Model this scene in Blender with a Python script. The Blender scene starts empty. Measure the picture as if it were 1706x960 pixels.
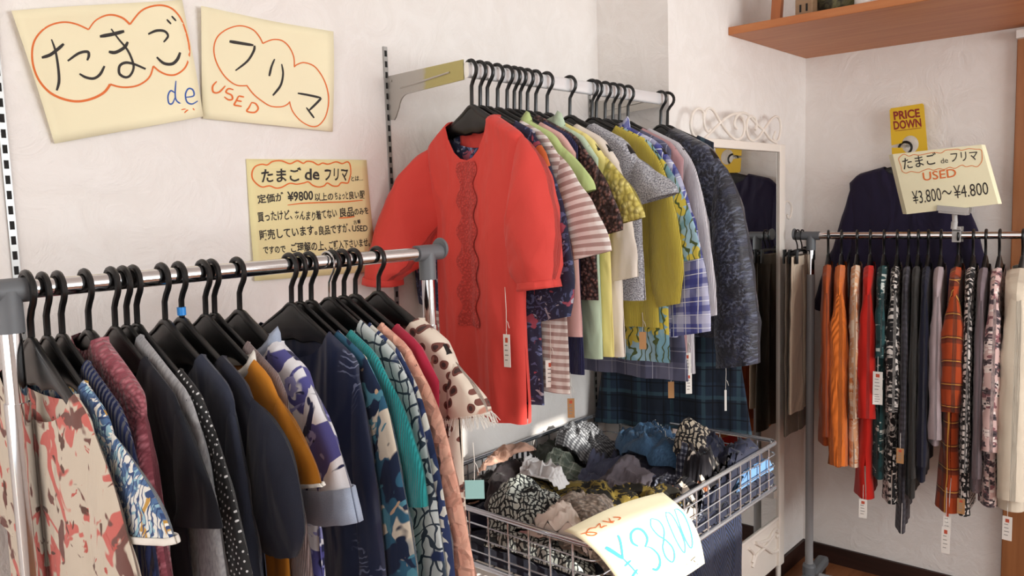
import bpy, bmesh, math, random
from mathutils import Vector, Matrix, noise, Euler
random.seed(7)
S = bpy.context.scene
COL = S.collection
R = math.radians

# ------------------------------------------------------------------ camera
CAM_F = 1339.7 / 1706.0           # focal length in image widths
cd = bpy.data.cameras.new('camera')
cd.sensor_width = 36.0
cd.lens = 36.0 * CAM_F
cd.clip_start = 0.02
cam = bpy.data.objects.new('camera', cd)
COL.objects.link(cam)
yaw, pitch, roll = R(-41.288), R(5.836), R(-1.831)
cam_f = Vector((math.sin(yaw) * math.cos(pitch), math.cos(yaw) * math.cos(pitch), -math.sin(pitch)))
_r = Vector((math.cos(yaw), -math.sin(yaw), 0))
_u = _r.cross(cam_f)
cam_r = math.cos(roll) * _r + math.sin(roll) * _u
cam_u = -math.sin(roll) * _r + math.cos(roll) * _u
CAM = Vector((0, 0, 1.5))
m3 = Matrix((cam_r, cam_u, -cam_f)).transposed()
cam.matrix_world = Matrix.Translation(CAM) @ m3.to_4x4()
S.camera = cam

# ------------------------------------------------------------------ light and exposure
S.view_settings.view_transform = 'Standard'
S.view_settings.look = 'None'
S.view_settings.gamma = 1.0
S.view_settings.use_curve_mapping = False
S.view_settings.exposure = 0.0
S.cycles.max_bounces = 6
S.cycles.diffuse_bounces = 4
S.cycles.glossy_bounces = 4
S.cycles.transparent_max_bounces = 12
S.cycles.sample_clamp_indirect = 6.0
S.cycles.caustics_reflective = False
S.cycles.caustics_refractive = False
S.cycles.use_denoising = True

W = bpy.data.worlds.new('world')
S.world = W
W.use_nodes = True
wb = W.node_tree.nodes['Background']
wb.inputs[0].default_value = (0.80, 0.90, 1.0, 1)
wb.inputs[1].default_value = 1.2

def area(name, loc, size, rot, energy, color):
    l = bpy.data.lights.new(name, 'AREA')
    l.shape = 'RECTANGLE'
    l.size, l.size_y = size
    l.energy = energy
    l.color = color
    o = bpy.data.objects.new(name, l)
    COL.objects.link(o)
    o.location = loc
    o.rotation_euler = rot
    return o

# daylight through the side window, and an added warm fill at the front
area('side_window_daylight', (2.12, 1.85, 1.62), (2.1, 1.4), (R(90), 0, R(90)), 64, (0.955, 0.99, 1.0))
area('shop_front_fill', (-0.1, -1.72, 1.55), (2.9, 1.7), (R(90), 0, 0), 27, (1.0, 0.91, 0.82))
sl = bpy.data.lights.new('sun', 'SUN')
sl.energy = 7.0
sl.angle = R(0.6)
sl.color = (1.0, 0.95, 0.86)
sun = bpy.data.objects.new('sun', sl)
COL.objects.link(sun)
SUN_TO = Vector((0.92, -0.22, 0.33)).normalized()     # towards the sun
sun.rotation_euler = (-SUN_TO).to_track_quat('-Z', 'Y').to_euler()
sun.location = (3, 0, 3)

# ------------------------------------------------------------------ room numbers
XW, XP, YE, YB = -1.507, -1.252, 2.165, 3.229     # display wall, pillar wall, pillar edge, back wall
ZC = 2.55
XR, YF = 2.2, -1.8

def ray(px, py):
    return cam_f + cam_r * ((px - 853) / 1339.7) - cam_u * ((py - 480) / 1339.7)

def at(px, py, axis, val):
    """The point of the plane (axis = val) seen at this place of the photograph."""
    d = ray(px, py)
    return CAM + d * ((val - CAM[axis]) / d[axis])

# ------------------------------------------------------------------ object helpers
def mesh_obj(name, V, F, mat=None, parent=None, uv=None, smooth=True, loc=None):
    me = bpy.data.meshes.new(name)
    me.from_pydata([tuple(v) for v in V], [], F)
    if uv is not None:
        l = me.uv_layers.new(name='UV')
        for p in me.polygons:
            for li in p.loop_indices:
                l.data[li].uv = uv[me.loops[li].vertex_index]
    if smooth:
        me.polygons.foreach_set('use_smooth', [True] * len(me.polygons))
    o = bpy.data.objects.new(name, me)
    COL.objects.link(o)
    if mat is not None:
        for m_ in (mat if isinstance(mat, (list, tuple)) else [mat]):
            me.materials.append(m_)
    if parent is not None:
        o.parent = parent
    if loc is not None:
        o.location = loc
    return o

def tag(o, label=None, cat=None, group=None, kind=None):
    if label: o['label'] = label
    if cat: o['category'] = cat
    if group: o['group'] = group
    if kind: o['kind'] = kind
    return o

def thing(name, label, cat, loc=(0, 0, 0), rz=0.0, group=None):
    o = bpy.data.objects.new(name, None)
    o.empty_display_size = 0.05
    COL.objects.link(o)
    o.location = loc
    o.rotation_euler = (0, 0, rz)
    return tag(o, label, cat, group)

class MB:
    """Collects shapes; build() links them as one mesh object."""
    def __init__(s):
        s.V, s.F, s.U, s.MI = [], [], [], []
    def add(s, V, F, U=None, mi=0):
        b = len(s.V)
        s.V += [Vector(v) for v in V]
        s.F += [tuple(b + i for i in f) for f in F]
        s.U += list(U) if U else [(v[0] + v[1], v[2]) for v in V]
        s.MI += [mi] * len(F)
        return s
    def box(s, lo, hi, mi=0, M=None):
        x0, y0, z0 = lo; x1, y1, z1 = hi
        V = [Vector(v) for v in ((x0,y0,z0),(x1,y0,z0),(x1,y1,z0),(x0,y1,z0),(x0,y0,z1),(x1,y0,z1),(x1,y1,z1),(x0,y1,z1))]
        if M: V = [M @ v for v in V]
        return s.add(V, [(3,2,1,0),(4,5,6,7),(0,1,5,4),(1,2,6,5),(2,3,7,6),(3,0,4,7)], None, mi)
    def tube(s, pts, r, n=8, closed=False, caps=True, mi=0):
        P = [Vector(p) for p in pts]
        k = len(P)
        rr = r if isinstance(r, (list, tuple)) else [r] * k
        V, F, U = [], [], []
        up = None
        acc = 0.0
        for i in range(k):
            a = P[(i - 1) % k] if (closed or i > 0) else P[i]
            b = P[(i + 1) % k] if (closed or i < k - 1) else P[i]
            t = (b - a)
            t = t.normalized() if t.length > 1e-9 else Vector((0, 0, 1))
            if up is None:
                up = Vector((0, 0, 1)) if abs(t.z) < 0.9 else Vector((1, 0, 0))
            x = up.cross(t)
            if x.length < 1e-6: x = Vector((1, 0, 0)).cross(t)
            x.normalize()
            y = t.cross(x)
            up = y
            if i: acc += (P[i] - P[i - 1]).length
            for j in range(n):
                an = 2 * math.pi * j / n
                V.append(P[i] + (x * math.cos(an) + y * math.sin(an)) * rr[i])
                U.append((j / n * 6.28 * rr[i], acc))
        m = k if closed else k - 1
        for i in range(m):
            for j in range(n):
                a, b = i * n + j, i * n + (j + 1) % n
                c, d = ((i + 1) % k) * n + (j + 1) % n, ((i + 1) % k) * n + j
                F.append((a, b, c, d))
        if caps and not closed:
            F.append(tuple(range(n))[::-1])
            F.append(tuple((k - 1) * n + j for j in range(n)))
        return s.add(V, F, U, mi)
    def lathe(s, prof, M=None, n=20, mi=0):
        """prof: (r, z) pairs, turned about local z."""
        V, F = [], []
        for r_, z in prof:
            for j in range(n):
                a = 2 * math.pi * j / n
                V.append(Vector((r_ * math.cos(a), r_ * math.sin(a), z)))
        if M: V = [M @ v for v in V]
        for i in range(len(prof) - 1):
            for j in range(n):
                F.append((i*n+j, i*n+(j+1)%n, (i+1)*n+(j+1)%n, (i+1)*n+j))
        return s.add(V, F, None, mi)
    def prism(s, poly, d0, d1, fn, mi=0):
        """poly: 2-D outline; fn(a, b, d) -> point; extruded from d0 to d1."""
        n = len(poly)
        V = [fn(a, b, d0) for a, b in poly] + [fn(a, b, d1) for a, b in poly]
        F = [tuple(range(n))[::-1], tuple(range(n, 2 * n))]
        F += [(i, (i + 1) % n, n + (i + 1) % n, n + i) for i in range(n)]
        return s.add(V, F, None, mi)
    def build(s, name, mat, parent=None, smooth=True, bevel=0.0, loc=None):
        o = mesh_obj(name, s.V, s.F, mat, parent, s.U, smooth, loc)
        o.data.polygons.foreach_set('material_index', s.MI)
        if bevel:
            b = o.modifiers.new('bevel', 'BEVEL')
            b.width = bevel; b.segments = 2; b.limit_method = 'ANGLE'; b.angle_limit = R(40)
        if smooth:
            try:
                o.data.set_sharp_from_angle(angle=R(42))
            except Exception:
                pass
        return o

def grid_faces(nu, nv, off=0, flip=False):
    F = []
    for i in range(nv - 1):
        for j in range(nu - 1):
            a = off + i * nu + j
            q = (a, a + 1, a + nu + 1, a + nu)
            F.append(q[::-1] if flip else q)
    return F
# ------------------------------------------------------------------ materials
def lin(h):
    h = h.lstrip('#')
    o = []
    for i in (0, 2, 4):
        c = int(h[i:i + 2], 16) / 255.0
        o.append(c / 12.92 if c <= 0.04045 else ((c + 0.055) / 1.055) ** 2.4)
    return (o[0], o[1], o[2], 1.0)

class Mat:
    def __init__(s, name, coord='UV'):
        s.m = bpy.data.materials.new(name)
        s.m.use_nodes = True
        s.t = s.m.node_tree
        s.b = s.t.nodes['Principled BSDF']
        s.out = s.t.nodes['Material Output']
        tc = s.t.nodes.new('ShaderNodeTexCoord')
        s.uv = tc.outputs[coord]
    def put(s, sock, v):
        if v is None: return
        if isinstance(v, bpy.types.NodeSocket): s.t.links.new(v, sock)
        elif isinstance(v, str): sock.default_value = lin(v)
        else: sock.default_value = v
    def n(s, kind, props=None, out=0, **ins):
        nd = s.t.nodes.new('ShaderNode' + kind)
        for k, v in (props or {}).items(): setattr(nd, k, v)
        for k, v in ins.items():
            s.put(nd.inputs[int(k[1:]) if k[0] == 'i' and k[1:].isdigit() else k.replace('_', ' ')], v)
        return nd.outputs[out]
    def math(s, op, a, b=0.0, c=0.0):
        return s.n('Math', {'operation': op}, i0=a, i1=b, i2=c)
    def vmath(s, op, a, b=(0, 0, 0), out=0):
        return s.n('VectorMath', {'operation': op}, out=out, i0=a, i1=b)
    def scale(s, k, off=(0, 0, 0), rot=0.0):
        k = k if isinstance(k, tuple) else (k, k, k)
        return s.n('Mapping', None, Vector=s.uv, Location=off, Rotation=(0, 0, rot), Scale=k)
    def mix(s, f, a, b):
        nd = s.t.nodes.new('ShaderNodeMix')
        nd.data_type = 'RGBA'
        s.put(nd.inputs[0], f); s.put(nd.inputs[6], a); s.put(nd.inputs[7], b)
        return nd.outputs[2]
    def step(s, v, lo, hi):
        return s.n('MapRange', None, Value=v, From_Min=lo, From_Max=hi)
    def noise(s, sc, detail=3.0, rough=0.5, dist=0.0, off=(0, 0, 0), vec=None):
        return s.n('TexNoise', None, Vector=vec or s.scale(1, off), Scale=sc, Detail=detail, Roughness=rough, Distortion=dist)
    def blobs(s, sc, thr, soft=0.02, off=0.0, detail=2.0, dist=0.6, stretch=(1, 1, 1), rot=0.0):
        v = s.n('TexNoise', None, Vector=s.scale(stretch, (off, off * 1.7, off * .3), rot), Scale=sc, Detail=detail, Distortion=dist)
        return s.step(v, thr - soft, thr + soft)
    def flowers(s, sc, petals=5, size=0.42, off=0.0, keep=1.0, rnd=0.9):
        """Mask of petalled flowers, and a mask of their centres."""
        p = s.scale(sc, (off, off * 2.3, 0))
        vn = s.t.nodes.new('ShaderNodeTexVoronoi'); vn.voronoi_dimensions = '2D'
        s.t.links.new(p, vn.inputs['Vector']); vn.inputs['Scale'].default_value = 1.0
        vn.inputs['Randomness'].default_value = rnd
        d = s.vmath('SUBTRACT', p, vn.outputs['Position'])
        sx = s.n('SeparateXYZ', None, out=0, Vector=d)
        nd = sx.node
        sep = s.n('SeparateColor', None, out=0, Color=vn.outputs['Color'])
        ang = s.math('ADD', s.math('ARCTAN2', nd.outputs[1], nd.outputs[0]), s.math('MULTIPLY', sep, 6.28))
        pet = s.math('ABSOLUTE', s.math('COSINE', s.math('MULTIPLY', ang, petals / 2.0)))
        rad = s.math('MULTIPLY', s.math('ADD', s.math('MULTIPLY', pet, 0.55), 0.45), size)
        m = s.math('LESS_THAN', vn.outputs['Distance'], rad)
        k = s.math('LESS_THAN', sep.node.outputs[1], keep)
        c = s.math('LESS_THAN', vn.outputs['Distance'], size * 0.25)
        s.cell = sep.node.outputs[2]
        return s.math('MULTIPLY', m, k), s.math('MULTIPLY', c, k)
    def lines(s, sc, width=0.12, dist=6.0, off=0.0, detail=2.0, kind='BANDS'):
        w = s.n('TexWave', {'wave_type': kind}, out=1, Vector=s.scale(1, (off, off, 0)), Scale=sc, Distortion=dist, Detail=detail, Detail_Scale=1.2)
        return s.math('GREATER_THAN', w, 1 - width)
    def stripe(s, axis, period, duty, off=0.0, rot=0.0):
        v = s.scale(1, (off, off, 0), rot)
        x = s.n('SeparateXYZ', None, out=0, Vector=v).node.outputs[axis]
        return s.math('LESS_THAN', s.math('FRACT', s.math('DIVIDE', x, period)), duty)
    def dots(s, period, r, off=0.0, rot=0.0, rnd=0.0):
        v = s.scale(1 / period, (off, off, 0), rot)
        d = s.n('TexVoronoi', {'voronoi_dimensions': '2D'}, Vector=v, Scale=1.0, Randomness=rnd)
        return s.math('LESS_THAN', d, r)
    def done(s, color, rough=0.85, bump=None, bstr=0.35, bdist=0.004, sheen=0.0, metal=0.0, alpha=None, spec=None, fold=True, coat=0.0):
        s.put(s.b.inputs['Base Color'], color)
        s.put(s.b.inputs['Roughness'], rough)
        s.b.inputs['Metallic'].default_value = metal
        if spec is not None: s.b.inputs['Specular IOR Level'].default_value = spec
        if sheen:
            s.b.inputs['Sheen Weight'].default_value = sheen
            s.b.inputs['Sheen Roughness'].default_value = 0.5
        if coat: s.b.inputs['Coat Weight'].default_value = coat
        nrm = None
        if fold:
            f = s.n('TexNoise', None, Vector=s.scale((1, 0.38, 1)), Scale=15.0, Detail=1.6, Distortion=0.7)
            nrm = s.n('Bump', None, Height=f, Strength=0.8, Distance=0.022)
        if bump is not None:
            kw = {'Height': bump, 'Strength': bstr, 'Distance': bdist}
            nd = s.t.nodes.new('ShaderNodeBump')
            s.put(nd.inputs['Height'], bump); nd.inputs['Strength'].default_value = bstr; nd.inputs['Distance'].default_value = bdist
            if nrm is not None: s.t.links.new(nrm, nd.inputs['Normal'])
            nrm = nd.outputs[0]
        if nrm is not None: s.t.links.new(nrm, s.b.inputs['Normal'])
        if alpha is not None: s.put(s.b.inputs['Alpha'], alpha)
        return s.m

def weave(m, sc=900.0):
    return m.n('TexNoise', None, Vector=m.scale(1), Scale=sc, Detail=1.0)
def rib(m, period, axis=0, rot=0.0):
    v = m.scale(1, (0, 0, 0), rot)
    x = m.n('SeparateXYZ', None, out=0, Vector=v).node.outputs[axis]
    return m.math('SINE', m.math('MULTIPLY', x, 2 * math.pi / period))

def plain(name, h, rough=0.85, sheen=0.15, knit=None, spec=0.3):
    m = Mat(name)
    c = m.mix(m.noise(60, 4), h, h)
    if knit:
        return m.done(h, rough, rib(m, knit), 0.6, 0.002, sheen, spec=spec)
    return m.done(h, rough, weave(m), 0.25, 0.001, sheen, spec=spec)

def flat(name, h, rough=0.5, metal=0.0, spec=0.5, bump=0.0):
    m = Mat(name, 'Object')
    b = m.noise(180, 2) if bump else None
    return m.done(h, rough, b, bump, 0.001, fold=False, metal=metal, spec=spec)

CHROME = flat('chrome', '#d8d8da', 0.09, 1.0)
STEEL = flat('brushed_steel', '#b9b6b0', 0.28, 1.0)
BLACK_PLASTIC = flat('black_plastic', '#0b0b0c', 0.34, 0, 0.5, 0.05)
GREY_PLASTIC = flat('grey_plastic', '#63666a', 0.5)
GREY_PAINT = flat('grey_painted_tube', '#8f9092', 0.35)
WHITE_METAL = flat('cream_painted_iron', '#efe6dc', 0.45)
WIRE = flat('silver_wire', '#d0d0d0', 0.15, 1.0)
BLUE_PLASTIC = flat('blue_plastic', '#1c86d8', 0.4)
DARK = flat('dark_slot', '#141312', 0.8)
TAG_WHITE = flat('white_card', '#f1eee8', 0.8)
TAG_KRAFT = flat('kraft_card', '#b5875a', 0.85)
TAG_MINT = flat('mint_card', '#9cc9c6', 0.8)
INK_GREY = flat('grey_print', '#8d8784', 0.8)
INK_RED = flat('red_print', '#c4553c', 0.8)
STRING = flat('white_string', '#e6e2da', 0.9)

def wall_mat(name, h1, h2):
    m = Mat(name, 'Object')
    a = m.n('TexNoise', None, Vector=m.uv, Scale=9.0, Detail=6.0, Roughness=0.62, Distortion=1.4)
    b = m.n('TexNoise', None, Vector=m.uv, Scale=70.0, Detail=3.0)
    h = m.math('ADD', m.math('MULTIPLY', m.step(a, 0.42, 0.6), 0.6), m.math('MULTIPLY', b, 0.35))
    return m.done(m.mix(m.step(a, 0.35, 0.65), h1, h2), 0.9, h, 0.35, 0.006, fold=False, spec=0.2)
WALLPAPER = wall_mat('pale_wallpaper', '#ece6e1', '#f1ece8')

def wood_mat(name, h1, h2, axis=0, rough=0.45):
    m = Mat(name, 'Object')
    st = [14.0, 14.0, 14.0]; st[axis] = 0.9
    v = m.n('Mapping', None, Vector=m.uv, Scale=tuple(st))
    g = m.n('TexNoise', None, Vector=v, Scale=2.6, Detail=8.0, Roughness=0.62, Distortion=0.5)
    g2 = m.n('TexNoise', None, Vector=v, Scale=11.0, Detail=3.0)
    c = m.mix(m.step(g, 0.3, 0.72), h1, h2)
    return m.done(c, rough, g2, 0.15, 0.002, fold=False, spec=0.4)
# ------------------------------------------------------------------ the room
def struct(name, mb, mat, **k):
    return tag(mb.build(name, mat, smooth=False, **k), kind='structure')
SHELF_WOOD = wood_mat('shelf_wood', '#b0663a', '#c68350', 0)
FLOOR_WOOD = wood_mat('floor_wood', '#7d4a2c', '#9a6340', 1, 0.35)
BASE_WOOD = wood_mat('dark_baseboard', '#24140f', '#3a211a', 0, 0.5)
DOOR_WOOD = wood_mat('door_wood', '#8f5a34', '#a86d42', 2)
T = 0.1
struct('floor', MB().box((XW - T, YF - T, -0.1), (XR + T, YB + T, 0)), FLOOR_WOOD)
struct('ceiling', MB().box((XW - T, YF - T, ZC), (XR + T, YB + T, ZC + 0.1)), WALLPAPER)
struct('wall_left', MB().box((XW - T, YF, 0), (XW, YE, ZC)), WALLPAPER)
struct('wall_pillar', MB().box((XW - T, YE, 0), (XP, YB + T, ZC)), WALLPAPER)
struct('wall_back', MB().box((XP, YB, 0), (XR + T, YB + T, ZC)), WALLPAPER)
# right wall with a side window, front wall with the shop window (both behind the viewer)
def wall_with_hole(name, fn, a0, a1, h0, h1):
    mb = MB()
    lo_a, hi_a = fn[1], fn[2]
    for (p, q, r_, s_) in ((lo_a, a0, 0, ZC), (a1, hi_a, 0, ZC), (a0, a1, 0, h0), (a0, a1, h1, ZC)):
        if fn[0] == 'x': mb.box((fn[3], p, r_), (fn[3] + T, q, s_))
        else: mb.box((p, fn[3] - T, r_), (q, fn[3], s_))
    struct(name, mb, WALLPAPER)
wall_with_hole('wall_right', ('x', YF - T, YB + T, XR), 0.35, 2.95, 0.9, 2.35)
wall_with_hole('wall_front', ('y', XW - T, XR + T, YF), -1.4, 1.4, 0.6, 2.4)
WINDOW_FRAME = flat('window_frame_white', '#dedbd6', 0.5)
def window(name, axis, pos, a0, a1, h0, h1, bars):
    mb = MB()
    w = 0.03
    def b(p, q, r_, s_):
        if axis == 'x': mb.box((pos, p, r_), (pos + 0.05, q, s_))
        else: mb.box((p, pos - 0.05, r_), (q, pos, s_))
    b(a0, a1, h0, h0 + w); b(a0, a1, h1 - w, h1); b(a0, a0 + w, h0 + w, h1 - w); b(a1 - w, a1, h0 + w, h1 - w)
    for c in bars: b(c - w / 2, c + w / 2, h0 + w, h1 - w)
    struct(name, mb, WINDOW_FRAME)
window('window_1', 'x', XR + 0.02, 0.35, 2.95, 0.9, 2.35, [1.65])
# added frosted pane in the side window, gaps cut to shape the sun patches
m = Mat('sun_mask_glass', 'Object')
tr = m.t.nodes.new('ShaderNodeBsdfTranslucent'); tr.inputs[0].default_value = (0.5, 0.5, 0.5, 1)
m.t.links.new(tr.outputs[0], m.out.inputs['Surface'])
mb = MB()
for y0, y1, z0, z1 in ((0.35, 2.95, 0.9, 1.74), (1.42, 2.95, 1.74, 2.35), (0.35, 0.42, 1.74, 2.35), (0.42, 1.42, 1.98, 2.10), (0.42, 0.47, 2.10, 2.35), (0.60, 0.90, 2.10, 2.35), (0.47, 0.60, 2.26, 2.35), (0.90, 1.05, 2.18, 2.35), (1.05, 1.42, 2.10, 2.35)):
    mb.box((XR + 0.04, y0, z0), (XR + 0.046, y1, z1))
struct('sun_mask_pane', mb, m.m)
window('window_2', 'y', YF - 0.02, -1.4, 1.4, 0.6, 2.4, [0.0])

bz, bt = 0.07, 0.012
struct('baseboard_pillar', MB().box((XP, YE, 0), (XP + bt, YB - bt, bz)), BASE_WOOD)
struct('baseboard_back', MB().box((XP, YB - bt, 0), (-0.53, YB, bz)), BASE_WOOD)
struct('baseboard_left', MB().box((XW, YF, 0), (XW + bt, YE - bt, bz)), BASE_WOOD)
struct('baseboard_return', MB().box((XW, YE - bt, 0), (XP, YE, bz)), BASE_WOOD)
# wooden door casing at the right end of the back wall
struct('trim_1', MB().box((-0.528, YB - 0.03, 0), (-0.43, YB, 2.03)), DOOR_WOOD, bevel=0.003)
# ------------------------------------------------------------------ shelf, standards, rails, racks
sh = thing('wall_shelf', 'long pale wooden shelf board fixed high across the back corner', 'shelf', (XP, 2.557, 2.042))
MB().box((0.0, 0, 0), (2.2, YB - 2.557, 0.026)).build('board', SHELF_WOOD, sh, False, 0.002)

STD = flat('standard_metal', '#a9a8a6', 0.35, 0.6)
def standard(y, z0, z1, label):
    mb = MB().box((XW, y - 0.006, z0), (XW + 0.004, y + 0.006, z1))
    z = z0 + 0.012
    while z < z1 - 0.02:
        mb.box((XW + 0.0035, y - 0.0035, z), (XW + 0.0046, y + 0.0035, z + 0.014), 1)
        z += 0.025
    o = mb.build('slotted_standard', [STD, DARK], None, False)
    tag(o, label, 'shelf standard', 'slotted wall standards')
    return o
standard(0.462, 0.3, 1.93, 'slotted metal wall standard left of the largest yellow poster')
standard(1.284, 0.3, 1.885, 'slotted metal wall standard carrying the bracket behind the coral blouse')
standard(2.112, 0.3, 1.885, 'slotted metal wall standard close to the recessed corner behind the wire basket')

RX = -1.242
rail = thing('wall_hanging_rail', 'chrome hanging rail on two steel wall brackets holding light summer clothes', 'clothes rail', (RX, 1.287, 1.78))
# the rail: a flat oval bar
def oval_bar(mb, y0, y1, hx, hz, zc):
    V, F = [], []
    n = 20
    for y in (y0, y1):
        for j in range(n):
            a = 2 * math.pi * j / n
            cx, cz = math.cos(a), math.sin(a)
            V.append((hx * math.copysign(abs(cx) ** 0.6, cx), y, zc + hz * math.copysign(abs(cz) ** 0.6, cz)))
    F = [(j, (j + 1) % n, n + (j + 1) % n, n + j) for j in range(n)] + [tuple(range(n)), tuple(range(n, 2 * n))[::-1]]
    mb.add(V, F)
mb = MB(); oval_bar(mb, 0.0, 0.83, 0.0075, 0.0165, 0.017)
mb.build('rail', flat('satin_aluminium', '#f2f2f4', 0.28, 0.35), rail)
def bracket(y, name='bracket'):
    # plate profile in (distance from wall, height)
    L = RX - XW
    poly = [(0.004, 0.036), (L - 0.008, 0.040), (L - 0.008, -0.003), (0.075, -0.012)]
    for i in range(7):
        a = i / 6 * R(80)
        poly.append((0.075 - 0.034 * math.sin(a), -0.012 - 0.034 * (1 - math.cos(a))))
    poly += [(0.028, -0.062), (0.022, -0.068), (0.004, -0.066)]
    f = lambda a, b, d: Vector((XW - RX + a, y + d, b))
    mb = MB().prism(poly, -0.0015, 0.0015, f)
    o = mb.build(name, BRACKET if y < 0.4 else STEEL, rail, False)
    g = MB().tube([f(0.05, -0.0 + 0.004, -0.002), f(0.13, 0.010, -0.0022), f(L - 0.05, 0.018, -0.002)], 0.0022, 6)
    g.tube([f(0.018, 0.024, -0.0015), f(0.018, 0.024, -0.003)], 0.003, 10)
    g.build('pressed_groove', STEEL, o)
m = Mat('plate_yellow_reflection', 'Object')
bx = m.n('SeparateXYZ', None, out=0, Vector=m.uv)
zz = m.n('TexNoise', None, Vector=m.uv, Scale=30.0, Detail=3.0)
BRACKET = m.done(m.mix(m.step(m.math('ADD', bx, m.math('MULTIPLY', zz, 0.05)), -0.115, -0.10), '#b4b0aa', '#b3ab78'), 0.38, zz, 0.1, 0.001, fold=False, metal=0.75)  # galvanised plate, yellow poster reflection painted into its outer end
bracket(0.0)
bracket(0.825)

def pipe_rack(p0, p1, label, seen_base, post0, post1, ext=0.055):
    """A garment rack: chrome bar between two grey corner pieces, each on a chrome post."""
    p0, p1 = Vector(p0), Vector(p1)
    h = p0.z
    ax = (p1 - p0); Lb = ax.length; ax.normalize()
    ang = math.atan2(ax.y, ax.x)
    t = thing('garment_rack', label, 'clothes rack', (p0.x, p0.y, 0), ang)
    rb = 0.0122
    MB().tube([(0.0, 0, h), (Lb, 0, h)], rb, 20).build('top_bar', CHROME, t)
    for (x, sgn) in ((0.0, -1), (Lb, 1)):
        xc = x + sgn * 0.018
        mb = MB().tube([(x - sgn * 0.012, 0, h), (x + sgn * ext, 0, h)], 0.0155, 20)
        mb.tube([(xc, 0, h), (xc, 0, h - 0.052)], 0.0165, 20)
        con = mb.build('corner_joint', GREY_PLASTIC, t)
        d = Matrix.Translation((x + sgn * ext, 0, h + 0.006)) @ Matrix.Rotation(R(90), 4, 'Y')
        MB().lathe([(0.0, -0.003), (0.020, -0.003), (0.0215, 0), (0.020, 0.003), (0, 0.003)], d, 24).build('end_stop', GREY_PLASTIC, con)
        MB().tube([(xc, 0, h - 0.05), (xc, 0, h - 0.14)], 0.0125, 16).build('upper_tube', CHROME, t)
        MB().tube([(xc, 0, h - 0.14), (xc, 0, 0.10)], 0.0145, 16).build('post', post0 if sgn < 0 else post1, t)
        f = MB()
        f.box((xc - 0.022, -0.19, 0.045), (xc + 0.022, 0.19, 0.085))
        f.tube([(xc, 0, 0.07), (xc, 0, 0.125)], 0.024, 16)
        foot = f.build('foot', GREY_PLASTIC, t, True, 0.012)
        for y in (-0.165, 0.165):
            MB().tube([(xc - 0.009, y, 0.0225), (xc + 0.009, y, 0.0225)], 0.0225, 16).tube([(xc, y, 0.022), (xc, y, 0.05)], 0.006, 8).build('caster', BLACK_PLASTIC, foot)
    MB().tube([(0.02, 0, 0.085), (Lb - 0.02, 0, 0.085)], 0.009, 12).build('lower_bar', GREY_PAINT, t)
    return t
A1, B1 = Vector((-1.121, 0.361, 1.415)), Vector((-1.146, 1.042, 1.415))
pipe_rack(A1 + (A1 - B1).normalized() * 0.012, B1 + (B1 - A1).normalized() * 0.0, 'chrome garment rack standing nearest, its black hangers full of dark tops', False, CHROME, CHROME)
A3, B3 = Vector((-1.103, 2.905, 1.358)), Vector((-0.467, 2.950, 1.358))
pipe_rack(A3 + Vector((0.018, 0, 0)), A3 + (B3 - A3) * 1.35, 'chrome garment rack by the back wall with grey posts and orange clothes', True, GREY_PAINT, GREY_PAINT, 0.078)
# ------------------------------------------------------------------ hangers
def hang_z(x, zn, slope=0.5):
    a = abs(x)
    return zn - 0.004 - slope * max(0.0, a - 0.022) - 0.7 * max(0.0, a - 0.165) - 0.010 * min(1.0, a / 0.022) ** 2

def hook_pts(zn, barR, hr):
    """Hook in the hanger's own x-z plane: over the bar, down the near side, back to the neck."""
    cz = barR + 0.0050 - hr
    P = []
    for i in range(15):
        a = R(200) - i / 14 * R(240)
        P.append((hr * math.cos(a), 0, cz + hr * math.sin(a)))
    e = P[-1]
    zk = max(zn + 0.012, cz - hr * 1.55)
    P.append((e[0] * 0.55, 0, e[2] - 0.008))
    P.append((0.002, 0, zk))
    P.append((0, 0, zn - 0.006))
    return P

def make_hanger(label, loc, rz, zn, kind='black', barR=0.0122, hr=0.0205, half=0.195, band=None, slope=0.5, flat_top=False, group=None, cap=0.02):
    t = thing('clothes_hanger', label, 'hanger', loc, rz, group)
    wire = kind == 'wire'
    MB().tube(hook_pts(zn, barR, hr), 0.0018 if wire else 0.0043, 8).build('hook', WIRE if wire else BLACK_PLASTIC, t)
    # broad moulded shoulders: a closed loft along x
    V, F = [], []
    N, n = 33, 12
    for i in range(N):
        s = -1 + 2 * i / (N - 1)
        x = half * s
        a = abs(x)
        zt = hang_z(x, zn, slope)
        if flat_top: zt = min(zt, zn - 0.004)
        th = min((0.0055 + 0.0065 * min(1, a / 0.12)), cap * 0.55)
        dep = 0.012 + 0.050 * math.exp(-(a / 0.055) ** 2) + 0.010 * (a / half)
        if i in (0, N - 1): dep, th, zt = dep * 0.55, th * 0.5, zt - 0.003
        zm = zt - dep / 2
        for j in range(n):
            an = 2 * math.pi * j / n
            c, q = math.cos(an), math.sin(an)
            V.append((x, th * c, zm - 0.0015 + dep / 2 * q))
    for i in range(N - 1):
        for j in range(n):
            F.append((i*n+j, i*n+(j+1)%n, (i+1)*n+(j+1)%n, (i+1)*n+j))
    F += [tuple(range(n))[::-1], tuple((N-1)*n+j for j in range(n))]
    body = mesh_obj('shoulder_arm', V, F, BLACK_PLASTIC, t)
    # raised outer rim and crossbar, as on moulded hangers
    rr = [min(0.0052 + 0.0085 * abs(-1 + 2 * i / 32), cap * 0.55) for i in range(33)]
    rim = [(half * (-1 + 2 * i / 32) * 0.97, 0, hang_z(half * (-1 + 2 * i / 32) * 0.97, zn, slope) - rr[i]) for i in range(33)]
    MB().tube(rim, rr, 10).build('rim', BLACK_PLASTIC, t)
    if band:
        MB().tube([(0, 0, zn - 0.003), (0, 0, zn + 0.009)], 0.0062, 12).build('size_band', band, t)
    return t

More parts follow.
